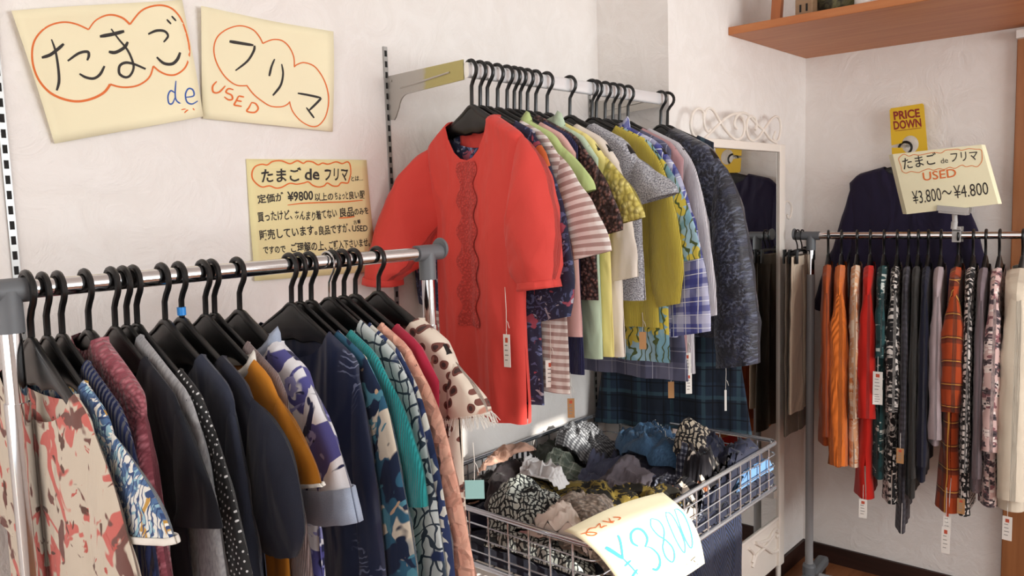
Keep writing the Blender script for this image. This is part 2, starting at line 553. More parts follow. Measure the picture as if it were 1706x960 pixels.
# ------------------------------------------------------------------ garments
def nz(x, y, z): return noise.noise(Vector((x, y, z)))

def price_tag(parent, p, drop, mat=None, w=0.022, h=0.055, yaw=0.0, face=True):
    """String and card hanging from point p of a garment (in the garment's own axes)."""
    mat = mat or TAG_WHITE
    p = Vector(p)
    q = p - Vector((0, 0, drop))
    mb = MB().tube([p, p + Vector((0.002, 0, -drop * 0.5)), q], 0.0007, 5)
    mb.tube([q + Vector((0, 0, 0.03)), q + Vector((0.006, 0, 0.026)), q + Vector((0.009, 0.001, 0.014))], 0.0006, 5)
    c = MB()
    M = Matrix.Translation(q) @ Matrix.Rotation(yaw, 4, 'Z')
    c.box((-w / 2, -0.0006, -h), (w / 2, 0.0006, 0), 0, M)
    if face:
        for k in range(4):
            z = -h * (0.35 + 0.15 * k)
            for sg in (-1, 1):
                c.box((-w * 0.3, 0.0006 * sg - 0.0002, z), (w * (0.1 + 0.06 * (k % 3)), 0.0006 * sg + 0.0002, z + 0.0022), 1, M)
        for sg in (-1, 1):
            c.box((-w * 0.2, 0.0006 * sg - 0.0002, -h * 0.25), (w * 0.2, 0.0006 * sg + 0.0002, -h * 0.1), 2, M)
    o = c.build('price_tag', [mat, INK_GREY, INK_RED], parent, False)
    mb.build('tag_string', STRING, o)
    return o

t_surf = {}
def garment(name, label, cat, loc, rz, mat, zn, W=0.18, neck=0.10, nf=0.05, nb=0.02, L=0.6, hem=None, chest=None, D=0.016,
            sl=None, phase=0.0, amp=0.010, kf=38.0, sway=0.0, slope=0.5, group=None, seed=1, collar=None, rows=30, hemcurve=0.0,
            smat=None, cuff=None, hemband=None, tilt=0.0, wr=0.006, sleeves=(1, -1), bodypart='body', panels=(), flare=0.0):
    t = thing(name, label, cat, loc, rz, group)
    hem = hem or W * 0.98
    chest = chest or W * 0.95
    top = lambda x: hang_z(x, zn, slope) + 0.0075
    zsh = top(neck)
    zh = zsh - L
    NS = 25
    S_ = [math.sin(math.pi / 2 * (-1 + 2 * j / (NS - 1))) for j in range(NS)]
    S_ = sorted(S_ + [k * neck / W for k in (-1.003, -0.985, 0.985, 1.003)])
    NS = len(S_)
    def fold(x, tt):
        return amp * tt ** 1.1 * (math.sin(kf * x + phase) + 0.45 * math.sin(2.3 * kf * x + 1.7 * phase)) + sway * tt * tt
    def halfw(dep):
        if dep < 0.17: return W + (chest - W) * dep / 0.17
        return chest + (hem - chest) * min(1.0, (dep - 0.17) / max(0.05, L - 0.17))
    wr = min(wr, D * 0.35)
    def surf(x, z, sg):
        """Depth (local y) of the front (-1) or back (1) cloth at this place."""
        dep = zsh - z
        s = max(-1.0, min(1.0, x / halfw(max(0.0, dep))))
        x0 = s * W
        if abs(x0) >= neck: zt = top(x0); nk = False
        else:
            zt = zsh - (nf if sg < 0 else nb) * (1 - (x0 / neck) ** 2) ** 0.55; nk = True
        prof = max(0.0, 1 - abs(s) ** 7) ** 0.5
        dd = max(0.0, zt - z)
        ramp = max(0.9, min(1.0, dd / 0.05)) if nk else min(1.0, dd / 0.010) ** 0.5
        g = 1.0 + 0.2 * min(1.0, max(0.0, dep) / L) + flare * min(1.0, max(0.0, dep) / L) ** 2
        v = sg * D * prof * ramp * g
        f = min(1.0, dd / 0.10)
        v += fold(x, max(0.0, min(1.0, dep / L)))
        return v + wr * f * nz(x * 11 + seed * 3.1, z * 6 + seed, sg * 2.0) + 0.5 * wr * f * nz(x * 30 + seed, z * 17, sg * 3.0 + seed)
    V, U, F = [], [], []
    for sg in (-1, 1):
        off = len(V)
        for i in range(rows):
            tt = (i / (rows - 1)) ** 1.6
            for s in S_:
                x0 = s * W
                zt = top(x0) if abs(x0) >= neck else zsh - (nf if sg < 0 else nb) * (1 - (x0 / neck) ** 2) ** 0.55
                z = zt + (zh + hemcurve * (1 - s * s) - zt) * tt
                x = s * halfw(max(0.0, zsh - z))
                V.append((x, surf(x, z, sg), z))
                U.append((x + seed * 0.37 + (1.3 if sg > 0 else 0), z + seed * 0.53))
        F += grid_faces(NS, rows, off, sg > 0)
    b = mesh_obj(bodypart, V, F, mat, t, U)
    for (pn, x0, x1, d0, d1, pm, lift, wob) in panels:
        V, U = [], []
        nx, nzz = 9, 40
        for i in range(nzz):
            for j in range(nx):
                q = i / (nzz - 1)
                z = zsh - d0 - (d1 - d0) * q
                e = 1 + wob * math.sin(q * 34) * (1 if j in (0, nx - 1) else 0.3)
                x = (x0 + x1) / 2 + (x1 - x0) / 2 * (-1 + 2 * j / (nx - 1)) * e
                edge = 0.3 if j in (0, nx - 1) or i in (0, nzz - 1) else 1.0
                V.append((x, surf(x, z, -1) - 0.0012 - lift * edge, z))
                U.append((x, z))
        mesh_obj(pn, V, grid_faces(nx, nzz, 0, False), pm, t, U)
    # sleeves
    if sl:
        k0 = dict(L=0.2, a=0.17, c=0.06, spread=0.03, d=0.02, puff=0.0, gather=0.0, n=18, fwd=0.0, ffwd=0.0, far=None, ang=12.0, u1=None)
        k0.update(sl)
        n, m_ = 18, k0['n']
        def bz(a, b_, c_, q): return a * (1 - q) ** 2 + b_ * 2 * q * (1 - q) + c_ * q * q
        for side in sleeves:
            V, U, F = [], [], []
            spr = k0['far'] if (side < 0 and k0['far'] is not None) else k0['spread']
            Ls = k0['L']
            a0 = min(k0['a'], max(0.08, Ls * 0.9))
            an_ = R(k0['ang'])
            end = Vector((W + spr - 0.012, top(W) - Ls))
            ax_ = Vector((math.cos(an_), math.sin(an_)))          # cuff line, outer end raised
            U0, U1, U2 = Vector((W - 0.016, top(W - 0.016) - 0.005)), Vector((W + 0.016 + spr * 0.75, top(W) - 0.010 - min(0.045, 0.2 * Ls))), end + ax_ * k0['c']
            if k0['u1']: U1 = Vector((W + 0.016 + spr * k0['u1'][0], top(W) - k0['u1'][1]))
            xb = halfw(a0)
            L0, L1, L2 = Vector((xb - 0.030, top(W) - a0)), Vector((xb - 0.002, top(W) - a0 - Ls * 0.1)), end - ax_ * k0['c']
            acc = 0.0; last = None
            for i in range(m_):
                q = i / (m_ - 1)
                up_, lo_ = bz(U0, U1, U2, q), bz(L0, L1, L2, q)
                p = (up_ + lo_) / 2
                nrm = (up_ - lo_); ha = nrm.length / 2
                nrm.normalize()
                if last is not None: acc += (p - last).length
                last = p.copy()
                bl = k0['puff'] * math.sin(math.pi * min(1, q * 1.02)) ** 1.3
                ha += bl
                hd = D * 0.6 + (k0['d'] - D * 0.6) * min(1.0, q / 0.4) ** 0.7 + 0.3 * bl
                if k0['gather'] and q > 0.84:
                    gg = (q - 0.84) / 0.16
                    ha *= 1 - k0['gather'] * gg * gg; hd *= 1 - 0.4 * k0['gather'] * gg * gg
                dep = max(0.0, min(1.0, (zsh - p.y) / L))
                vc = fold(side * W * 0.95, dep) + (k0['fwd'] if side > 0 else k0['ffwd']) * q ** 1.3
                for j in range(n + 1):
                    an = 2 * math.pi * j / n
                    c, s2 = math.cos(an), math.sin(an)
                    w1 = (wr * 1.2 + 0.0022) * min(1, q * 3) * (nz(c * 2.5 + seed * 2 + side, s2 * 2.5, p.y * 16 + seed) + 0.7 * nz(c * 4 + seed, s2 * 2, p.y * 42 - c * 3 + seed))
                    w2 = 0
                    if k0['gather']: w2 = 0.0040 * math.sin(an * 9) * max(0, (q - 0.5) / 0.5)
                    r1 = (ha + w1 + w2) * math.copysign(abs(c) ** 0.85, c)
                    r2 = (hd + w1 * 0.7 + w2) * math.copysign(abs(s2) ** 0.85, s2)
                    if c > 0 and q > 0.72: r1 *= 1 - 0.16 * ((q - 0.72) / 0.28) ** 2 * c
                    xz = p + nrm * r1
                    V.append((side * xz.x, vc + r2, xz.y))
                    U.append((xz.x + (0.9 if s2 > 0 else 0) + seed * 0.37 + 3 * side, xz.y * 0.8 - acc * 0.3 + seed * 0.53))
            F = grid_faces(n + 1, m_, 0, side < 0)
            so = mesh_obj('sleeve', V, F, smat or mat, t, U)
            if cuff:
                ch, cm = cuff
                V2, U2_ = [], []
                base = (m_ - 1) * (n + 1)
                cc = Vector((side * end.x, vc, end.y))
                dn = Vector((side * math.sin(an_), 0, -math.cos(an_)))
                for i in range(4):
                    for j in range(n + 1):
                        p_ = Vector(V[base + j])
                        V2.append(cc + (p_ - cc) * (1.02 + 0.015 * i + 0.03 * nz(j * 0.7, i, seed)) + dn * ch * (-0.55 + i * 0.4))
                        U2_.append((j / n * 0.2, -i * ch * .4))
                co = mesh_obj('cuff', V2, grid_faces(n + 1, 4, 0, side < 0), cm, so, U2_)
                sm = co.modifiers.new('cloth', 'SOLIDIFY'); sm.thickness = 0.003
    # collar round the neckline
    if collar:
        ht, out, cm = collar
        V, U = [], []
        n = 28
        for i in range(4):
            q = i / 3
            for j in range(n + 1):
                an = -math.pi / 2 + 2 * math.pi * j / n
                x = neck * 0.985 * math.cos(an)
                fr = math.sin(an) < 0
                k = max(0.0, 1 - math.cos(an) ** 2) ** 0.55
                z = zsh - (nf if fr else nb) * k
                y = (-1 if fr else 1) * D * (0.25 + 0.75 * abs(math.sin(an)))
                lift = ht * (1 - (2 * q - 1) ** 2 * 0.55) * (q > 0) - (ht * 1.25 * max(0, q - 0.45))
                o_ = out * max(0.0, q - 0.3)
                V.append((x + o_ * math.cos(an), y + o_ * math.sin(an) * 0.5, z + lift))
                U.append((j / n * 0.4, q * 0.05))
        co = mesh_obj('collar', V, grid_faces(n + 1, 4, 0, False), cm, t, U)
        sm = co.modifiers.new('cloth', 'SOLIDIFY'); sm.thickness = 0.002
    if hemband:
        hh, hm = hemband
        V, U, F = [], [], []
        for sg in (-1, 1):
            off = len(V)
            for i in range(3):
                z = zh + 0.003 - hh * (1 - i / 2)
                for j in range(NS):
                    s = S_[j]
                    x = s * hem * 1.01
                    prof = max(0.0, 1 - abs(s) ** 4) ** 0.5
                    V.append((x, sg * (D * 1.35 * prof + 0.002) + fold(x, 1.0), z + hh * 0.0))
                    U.append((x + 2, z))
            F += grid_faces(NS, 3, off, sg < 0)
        mesh_obj('hem_band', V, F, hm, t, U)
    t_surf[t.name] = (surf, zsh)
    return t

def front_point(zn, x, z, D, sg=-1): return (x, sg * (D + 0.006), z)
# ------------------------------------------------------------------ cloth patterns
def C_floral(name, base, cols, sc=22, petals=5, size=0.42, rough=0.85, extra=None, bl=None, keep=0.8):
    m = Mat(name)
    c = base
    if bl:
        for i, (h, s_, thr) in enumerate(bl):
            c = m.mix(m.blobs(s_, thr, 0.015, off=3.1 * i + 1, dist=1.0), c, h)
    for i, h in enumerate(cols):
        f, ce = m.flowers(sc * (1 + 0.23 * i), petals, size, off=2.7 * i + 0.4, keep=keep)
        c = m.mix(f, c, h)
        if extra: c = m.mix(ce, c, extra)
    return m.done(c, rough, weave(m), 0.2, 0.001, 0.1, spec=0.3)
def C_blobs(name, base, layers, rough=0.85, sheen=0.1):
    m = Mat(name)
    c = base
    for i, (h, s_, thr, st) in enumerate(layers):
        c = m.mix(m.blobs(s_, thr, 0.012, off=4.3 * i + 0.7, dist=0.9, stretch=st), c, h)
    return m.done(c, rough, weave(m), 0.2, 0.001, sheen, spec=0.3)
def C_lines(name, base, ink, sc=18, width=0.12, dist=9.0, more=None, rough=0.85):
    m = Mat(name)
    c = m.mix(m.lines(sc, width, dist), base, ink)
    c = m.mix(m.lines(sc * 0.7, width * 0.7, dist * 1.3, 5.0, kind='RINGS'), c, ink)
    if more:
        for i, (h, s_, thr) in enumerate(more):
            c = m.mix(m.blobs(s_, thr, 0.015, off=2.2 + 3 * i, dist=1.2), c, h)
    return m.done(c, rough, weave(m), 0.2, 0.001, 0.1, spec=0.3)
def C_plaid(name, base, bands, rough=0.85):
    """bands: (colour, period, duty, offset, opacity, axis)"""
    m = Mat(name)
    c = base
    for h, per, du, off, op, ax in bands:
        c = m.mix(m.math('MULTIPLY', m.stripe(ax, per, du, off), op), c, h)
    return m.done(c, rough, weave(m), 0.3, 0.001, 0.15, spec=0.25)
def both(h, per, du, off, op): return [(h, per, du, off, op, 0), (h, per, du, off * 1.3, op, 1)]
def C_lace(name, h, sc=30, thr=0.30, rough=0.7, sheen=0.2, h2=None):
    m = Mat(name)
    f, ce = m.flowers(sc, 6, 0.5, 1.0, 1.0, 0.8)
    v = m.n('TexVoronoi', {'feature': 'DISTANCE_TO_EDGE'}, Vector=m.scale(1), Scale=sc * 5.0)
    net = m.math('LESS_THAN', v, 0.10)
    b = m.blobs(sc * 0.35, 0.42, 0.02, 3.0)
    al = m.math('MAXIMUM', m.math('MAXIMUM', f, net), b)
    c = h if not h2 else m.mix(f, h, h2)
    return m.done(c, rough, m.math('ADD', f, net), 0.6, 0.004, sheen, alpha=al, spec=0.4)

CL = {}
# front rack
CL['coral_floral'] = C_blobs('cream_coral_brown_print', '#c6baa9', [('#c0665e', 17, 0.585, (1, 1, 1)), ('#6e4a44', 19, 0.61, (1, 1, 1)), ('#b4574e', 34, 0.66, (1, 1, 1)), ('#5d4038', 26, 0.65, (1, 1, 1))])
m = Mat('ornate_blue_print')
c = m.mix(m.blobs(24, 0.5, 0.01, 1.0, dist=2.0), '#dcdad3', '#4a6a94')
c = m.mix(m.blobs(16, 0.6, 0.01, 4.0, dist=1.5), c, '#b98d3c')
c = m.mix(m.blobs(30, 0.57, 0.01, 7.0, dist=2.0), c, '#8db4c4')
c = m.mix(m.lines(30, 0.16, 14.0), c, '#27406e')
c = m.mix(m.blobs(40, 0.66, 0.01, 9.0, dist=2.0), c, '#ece8de')
CL['ornate'] = m.done(c, 0.8, weave(m), 0.2, 0.001, 0.1)
m = Mat('navy_rib_knit'); CL['navy_rib'] = m.done('#252e55', 0.9, rib(m, 0.0075), 0.9, 0.004, 0.25, spec=0.2)
m = Mat('dusty_rose_knit')
v = m.n('TexVoronoi', None, Vector=m.scale(1), Scale=160.0)
CL['rose'] = m.done(m.mix(m.step(v, 0.2, 0.6), '#b9707a', '#8b4650'), 0.9, v, 0.8, 0.004, 0.25, spec=0.2)
CL['navy'] = plain('dark_navy_cloth', '#14161f', 0.8, 0.1)
CL['navy2'] = plain('ink_navy_cloth', '#161a2a', 0.75, 0.12)
m = Mat('heather_grey_jersey')
nn_ = m.n('TexNoise', None, Vector=m.scale((1, 0.35, 1)), Scale=260.0, Detail=3.0)
CL['heather'] = m.done(m.mix(m.step(nn_, 0.35, 0.65), '#8b8b8e', '#aeaeb0'), 0.9, nn_, 0.3, 0.001, 0.2, spec=0.2)
m = Mat('black_white_dots'); CL['dots'] = m.done(m.mix(m.dots(0.0085, 0.17, rot=0.5, rnd=0.25), '#0c0c0f', '#cfcfd0'), 0.7, weave(m), 0.2, 0.001, 0.1)
CL['slate'] = plain('slate_cloth', '#2b3040', 0.85)
CL['mustard'] = plain('mustard_orange_cloth', '#c07a1e', 0.75, 0.1)
CL['piping'] = plain('white_piping', '#e2ddd4', 0.8)
CL['taupe'] = plain('taupe_knit', '#82706e', 0.9, 0.25, 0.003)
CL['white_violet'] = C_blobs('white_violet_floral', '#d9d9de', [('#4b4a86', 17, 0.53, (1, 1, 1)), ('#1d2045', 24, 0.585, (1, 1, 1)), ('#8f90c2', 30, 0.63, (1, 1, 1))])
m = Mat('chambray'); CL['chambray'] = m.done(m.mix(m.n('TexNoise', None, Vector=m.scale(1), Scale=700.0), '#8693ab', '#aab3c4'), 0.9, weave(m), 0.3, 0.001, 0.1)
m = Mat('navy_satin_embroidered')
e_ = m.math('MULTIPLY', m.lines(26, 0.14, 12.0, 2.0, kind='RINGS'), m.blobs(7, 0.6, 0.02, 4.0))
CL['navy_satin'] = m.done(m.mix(e_, '#16213f', '#6e7690'), 0.45, e_, 0.5, 0.002, 0.1, spec=0.5)
CL['teal_floral'] = C_blobs('cream_teal_floral', '#d8cdba', [('#2d5d78', 13, 0.47, (1, 1, 1)), ('#15233f', 15, 0.53, (1, 1, 1)), ('#4d8598', 24, 0.62, (1, 1, 1)), ('#c0a183', 26, 0.67, (1, 1, 1))])
CL['teal'] = plain('teal_knit', '#1f8b8d', 0.85, 0.2, 0.004)
CL['pale_line'] = C_lines('pale_line_drawing', '#c9d0d0', '#303c4a', 15, 0.10, 10.0, [('#26345c', 9, 0.60)])
CL['paisley'] = C_lines('navy_white_paisley', '#d3d2ca', '#2e3c66', 13, 0.32, 9.0, [('#243055', 10, 0.55)])
m = Mat('peach_cutwork')
f_, ce_ = m.flowers(26, 5, 0.46, 1.1, 0.75)
v = m.n('TexVoronoi', {'feature': 'DISTANCE_TO_EDGE'}, Vector=m.scale(1), Scale=40.0)
CL['peach'] = m.done(m.mix(m.math('MULTIPLY', f_, 0.45), '#e3ab95', '#c98672'), 0.85, m.math('ADD', f_, m.step(v, 0.0, 0.2)), 0.8, 0.004, 0.15)
CL['crimson'] = plain('crimson_knit', '#a31f3c', 0.85, 0.2)
m = Mat('ivory_brown_dots')
p_ = m.scale(38, (0.2, 0.1, 0))
vd = m.n('TexVoronoi', {'voronoi_dimensions': '2D'}, Vector=p_, Scale=1.0, Randomness=0.75)
c = m.mix(m.math('LESS_THAN', vd, 0.30), '#ddd0c0', '#6d3f36')
c = m.mix(m.math('LESS_THAN', vd, 0.16), c, '#3b2421')
c = m.mix(m.blobs(16, 0.62, 0.02, 8.0), c, '#b98472')
CL['brown_dots'] = m.done(c, 0.85, weave(m), 0.2, 0.001, 0.1)
# wall rail
CL['coral'] = plain('coral_red_cotton', '#d2443c', 0.75, 0.1)
m = Mat('coral_lace_panel')
f_, ce_ = m.flowers(34, 8, 0.5, 0.7, 1.0, 0.7)
v = m.n('TexVoronoi', None, Vector=m.scale(1), Scale=190.0)
CL['coral_lace'] = m.done(m.mix(m.step(v, 0.15, 0.6), '#d0433b', '#ad312b'), 0.85, m.math('ADD', m.math('MULTIPLY', f_, 1.0), v), 0.7, 0.004, 0.1, fold=False)
m = Mat('navy_multi_floral')
c = m.mix(m.blobs(40, 0.58, 0.01, 1.0, dist=2.0), '#20233f', '#565f86')
c = m.mix(m.blobs(30, 0.63, 0.01, 4.0), c, '#a04a5c')
c = m.mix(m.blobs(46, 0.66, 0.01, 7.0), c, '#a9a8b4')
f_, ce_ = m.flowers(9, 6, 0.3, 1.3, 0.3); c = m.mix(f_, c, '#cf6a35')
CL['navy_floral'] = m.done(c, 0.8, weave(m), 0.2, 0.001, 0.1)
m = Mat('taupe_white_stripe'); CL['stripe'] = m.done(m.mix(m.stripe(1, 0.0165, 0.5), '#e6dfda', '#b39a94'), 0.88, weave(m), 0.2, 0.001, 0.1)
m = Mat('taupe_white_stripe_sleeve'); CL['stripe_sleeve'] = m.done(m.mix(m.stripe(1, 0.0165, 0.5), '#e6dfda', '#b39a94'), 0.88, weave(m), 0.2, 0.001, 0.1)
CL['lime'] = plain('pale_lime_cotton', '#b5c684', 0.8)
CL['pink'] = plain('pale_pink_cotton', '#d9aaa6', 0.85)
CL['navy_knit'] = plain('navy_ribbed_knit', '#23244a', 0.9, 0.2, 0.004)
m = Mat('brown_sequin_lace')
v = m.n('TexVoronoi', None, Vector=m.scale(1), Scale=120.0)
CL['brown_lace'] = m.done(m.mix(m.step(v, 0.2, 0.55), '#8a6058', '#2f1a1a'), 0.6, v, 1.0, 0.006, 0.1)
CL['mint'] = plain('mint_green_cotton', '#bccfb4', 0.8)
CL['yellow'] = plain('pale_yellow_cotton', '#e6d98a', 0.85)
m = Mat('yellow_frill')
v = m.n('TexVoronoi', None, Vector=m.scale(1), Scale=75.0)
CL['yellow_frill'] = m.done(m.mix(m.step(v, 0.1, 0.6), '#ecdf8f', '#c6b558'), 0.85, v, 1.0, 0.012, 0.1)
CL['cream'] = plain('cream_jersey', '#ddd2c6', 0.85)
m = Mat('silver_grey_tweed')
v = m.n('TexNoise', None, Vector=m.scale(1), Scale=330.0, Detail=3.0)
CL['tweed'] = m.done(m.mix(m.step(v, 0.38, 0.62), '#6d6d76', '#c4c4ca'), 0.7, v, 0.9, 0.004, 0.2)
CL['chartreuse'] = plain('chartreuse_yellow_knit', '#c4b045', 0.85, 0.2, 0.003)
m = Mat('sky_yellow_floral')
c = m.mix(m.blobs(11, 0.5, 0.02, 2.0), '#9dc0cf', '#78a5b6')
f_, ce_ = m.flowers(15, 5, 0.45, 0.6, 0.85); c = m.mix(f_, c, '#d3c04a')
c = m.mix(m.lines(18, 0.12, 10.0), c, '#4b5a2c')
CL['sky_floral'] = m.done(c, 0.8, weave(m), 0.2, 0.001, 0.1)
CL['blue_plaid'] = C_plaid('blue_white_plaid', '#6268a8', both('#c9cadf', 0.072, 0.30, 0.0, 0.6) + both('#3c3f86', 0.072, 0.22, 0.030, 0.7) + both('#eef0f6', 0.036, 0.06, 0.01, 0.8))
CL['check_tunic'] = C_plaid('slate_check', '#6e6f86', both('#34364e', 0.09, 0.45, 0.0, 0.55) + both('#c9c9d6', 0.045, 0.03, 0.012, 0.6))
CL['mauve'] = plain('mauve_pink_satin', '#b0878a', 0.55, 0.1)
CL['pale_cardigan'] = plain('pale_grey_knit', '#c7c3c9', 0.9, 0.25, 0.003)
CL['white_cotton'] = plain('white_cotton', '#dedad6', 0.85)
CL['plaid_dress'] = C_plaid('dark_teal_plaid', '#223042', both('#121722', 0.10, 0.5, 0.0, 0.6) + both('#3a5560', 0.10, 0.12, 0.04, 0.5) + both('#0b0d14', 0.05, 0.08, 0.01, 0.8))
m = Mat('black_navy_lace')
f_, ce_ = m.flowers(32, 6, 0.5, 1.0, 0.9, 0.85)
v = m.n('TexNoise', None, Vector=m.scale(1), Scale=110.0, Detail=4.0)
painted_sheen = m.math('MULTIPLY', m.step(v, 0.5, 0.58), m.blobs(14, 0.47, 0.05, 5.0))  # pale speckles paint the sunlit sheen into the lace colour
CL['navy_lace'] = m.done(m.mix(m.math('MULTIPLY', painted_sheen, 0.4), m.mix(f_, '#131524', '#20253c'), '#7d86a0'), 0.5, m.math('ADD', f_, v), 0.9, 0.005, 0.3, spec=0.5)
CL['lace_open'] = C_lace('open_black_lace', '#0d0d13', 30)
# back rack
CL['rust'] = plain('rust_orange_knit', '#ab4f24', 0.9)
CL['orange'] = plain('bright_orange_knit', '#ea7a2c', 0.85, 0.2, 0.003)
CL['peach_print'] = C_blobs('peach_cream_print', '#dca77e', [('#e6cdb4', 40, 0.52, (1, 1, 1)), ('#c9763f', 30, 0.63, (1, 1, 1))])
CL['red'] = plain('bright_red_cotton', '#c21c10', 0.8)
CL['teal_leaf'] = C_blobs('teal_white_leaf', '#1f4446', [('#c9cfc9', 22, 0.625, (1, 2.2, 1)), ('#10282a', 18, 0.6, (1, 1, 1))])
CL['animal'] = C_blobs('black_white_animal', '#d2ccc6', [('#161416', 62, 0.47, (1, 1, 1))])
CL['grey_check'] = C_plaid('charcoal_check', '#4d4a53', both('#2a282f', 0.02, 0.5, 0.0, 0.7))
CL['charcoal'] = plain('charcoal_cloth', '#33312f', 0.9)
CL['midnight'] = plain('midnight_navy_cloth', '#12152a', 0.85)
CL['mauve_grey'] = plain('pale_mauve_cotton', '#a8989b', 0.85)
CL['tartan'] = C_plaid('orange_tartan', '#a8431c', both('#3a2420', 0.075, 0.32, 0.0, 0.6) + both('#5c241a', 0.075, 0.12, 0.05, 0.7) + both('#d9a04a', 0.075, 0.035, 0.045, 0.9))
CL['swirl'] = C_lines('black_white_swirl', '#d5cdc8', '#1a1718', 22, 0.42, 7.0)
CL['grey_mauve'] = plain('grey_mauve_knit', '#77696e', 0.9)
m = Mat('pink_grey_floral')
c = '#d9b9b4'
for i, h in enumerate(('#8b5a60', '#efe0da', '#54464c')):
    f_, ce_ = m.flowers(26 + 5 * i, 5, 0.44, 2.0 * i + 0.3, 0.7); c = m.mix(f_, c, h); c = m.mix(ce_, c, '#2e2428')
CL['pink_floral'] = m.done(c, 0.8, weave(m), 0.2, 0.001, 0.1)
CL['cream_coat'] = plain('cream_coat_cloth', '#d8ccb8', 0.9)
m = Mat('cream_houndstooth'); CL['hound'] = m.done(m.mix(m.dots(0.008, 0.22, rot=0.7), '#c9bfb4', '#4a423e'), 0.9, weave(m), 0.2, 0.001, 0.1)
CL['purple'] = plain('deep_purple_knit', '#1d1530', 0.9, 0.2)
CL['beige'] = plain('beige_cotton_twill', '#cdbaa4', 0.9)
CL['olive'] = plain('olive_grey_twill', '#75695c', 0.9)
m = Mat('navy_herringbone')
x_ = m.n('SeparateXYZ', None, out=0, Vector=m.uv); nd_ = x_.node
tri = m.math('PINGPONG', nd_.outputs[0], 0.035)
dg = m.math('SINE', m.math('MULTIPLY', m.math('ADD', nd_.outputs[1], m.math('MULTIPLY', tri, 1.6)), 2 * math.pi / 0.0165))
CL['herring'] = m.done(m.mix(m.step(dg, 0.0, 0.3), '#060916', '#1f2b4c'), 0.9, dg, 0.3, 0.002, 0.1)
# ------------------------------------------------------------------ hanging clothes
def project(P):
    d = Vector(P) - CAM
    z = d.dot(cam_f)
    return 853 + 1339.7 * d.dot(cam_r) / z, 480 - 1339.7 * d.dot(cam_u) / z
def solve(fn, lo, hi, target):
    """Bisection on a monotonic function."""
    inc = fn(hi) > fn(lo)
    for _ in range(40):
        mid = (lo + hi) / 2
        if (fn(mid) < target) == inc: lo = mid
        else: hi = mid
    return (lo + hi) / 2
def on_bar(A, B, px):
    return A + (B - A) * solve(lambda q: project(A + (B - A) * q)[0], -0.6, 1.8, px)
def drop_to(P, rz, x, py):
    """Length below the bar at which the vertical line at x along the hanger meets image row py."""
    c, s = math.cos(rz), math.sin(rz)
    Q = P + Vector((x * c, x * s, 0))
    return solve(lambda z: project(Q - Vector((0, 0, z)))[1], 0.02, 1.35, py)

def hang(P, rz, zn, g, gap, rail):
    """Hangs garment g (a dict) with its own hanger on the bar point P."""
    g = dict(g)
    short = g.pop('short'); label = g.pop('label'); cat = g.pop('cat'); nm = g.pop('name', cat.replace(' ', '_').replace('-', '_')); mat = CL[g.pop('m')]
    tip, tpx, by, sy = g.pop('tip', None), g.pop('tpx', None), g.pop('by', None), g.pop('sy', None)
    hk = g.pop('hk', {})
    tags = g.pop('tags', [])
    Wd = g.pop('W', 0.185)
    fw = g.pop('fw', 0.42)
    slope = 0.5
    if tip:
        Wd = solve(lambda w: project(P + Vector((w * math.cos(rz), w * math.sin(rz), hang_z(w, zn) + 0.004)))[0], 0.10, 0.235, tip)
        Wd = max(0.13, min(0.215, Wd))
    if tpx:
        rz = solve(lambda a: project(P + Vector((Wd * math.cos(a), Wd * math.sin(a), hang_z(Wd, zn))))[0], rz - R(35), rz + R(35), tpx)
    neck = g.get('neck', 0.10)
    zsh = hang_z(neck, zn) + 0.0045
    if by: g['L'] = drop_to(P, rz, Wd * 0.6, by) + zsh
    sl = dict(g['sl']) if g.get('sl') else None
    D = g.pop('D', max(0.0062, min(0.022, gap * min(0.37, fw))))
    if sl:
        sl.pop('a', None)
        sl['d'] = min(sl.get('d', 0.026), max(0.008, gap * fw)) if not g.pop('free', False) else sl['d']
        if sy:
            sl['L'] = max(0.08, drop_to(P, rz, Wd + sl.get('spread', 0.03), sy) + hang_z(Wd, zn) + 0.0045)
        g['sl'] = sl
    hid = make_hanger('%s hanger carrying the %s' % ('thin silver wire hook' if hk.get('kind') == 'wire' else 'black plastic' , short), P, rz, zn, cap=D, half=min(0.19, Wd - 0.026), group=rail[0], **{**rail[2], **hk})
    if hk.get('band'): hid['label'] = 'black plastic hanger with a blue size ring carrying the %s' % short
    t = garment(nm, label, cat, P, rz, mat, zn, W=Wd, D=D, group=rail[1], **g)
    for (kind, py, drop, kw) in [q for q in tags if q[0] == 'px']:
        kw = dict(kw)
        xe = Wd * 0.97 + (sl['spread'] + 0.035 if sl and kw.pop('on_sleeve', False) else 0.012) + kw.pop('dx', 0.0)
        zt = -drop_to(P, rz, xe, py)
        price_tag(t, (xe - 0.004, -0.004, zt + drop), drop, **{**dict(yaw=R(40)), **kw})
    for (x, fr, drop, kw) in [q for q in tags if q[0] != 'px']:
        z = zsh - kw.pop('z', 0.25)
        y = t_surf[t.name][0](x, z, -1) - 0.004 * fr if fr > 0 else t_surf[t.name][0](x, z, 1) + 0.004
        price_tag(t, (x, y, z), drop, **kw)
    return t

def E_(py, drop=0.06, **kw): return ('px', py, drop, kw)
def T_(x=0.17, fr=1.0, drop=0.1, **kw): return (x, fr, drop, kw)

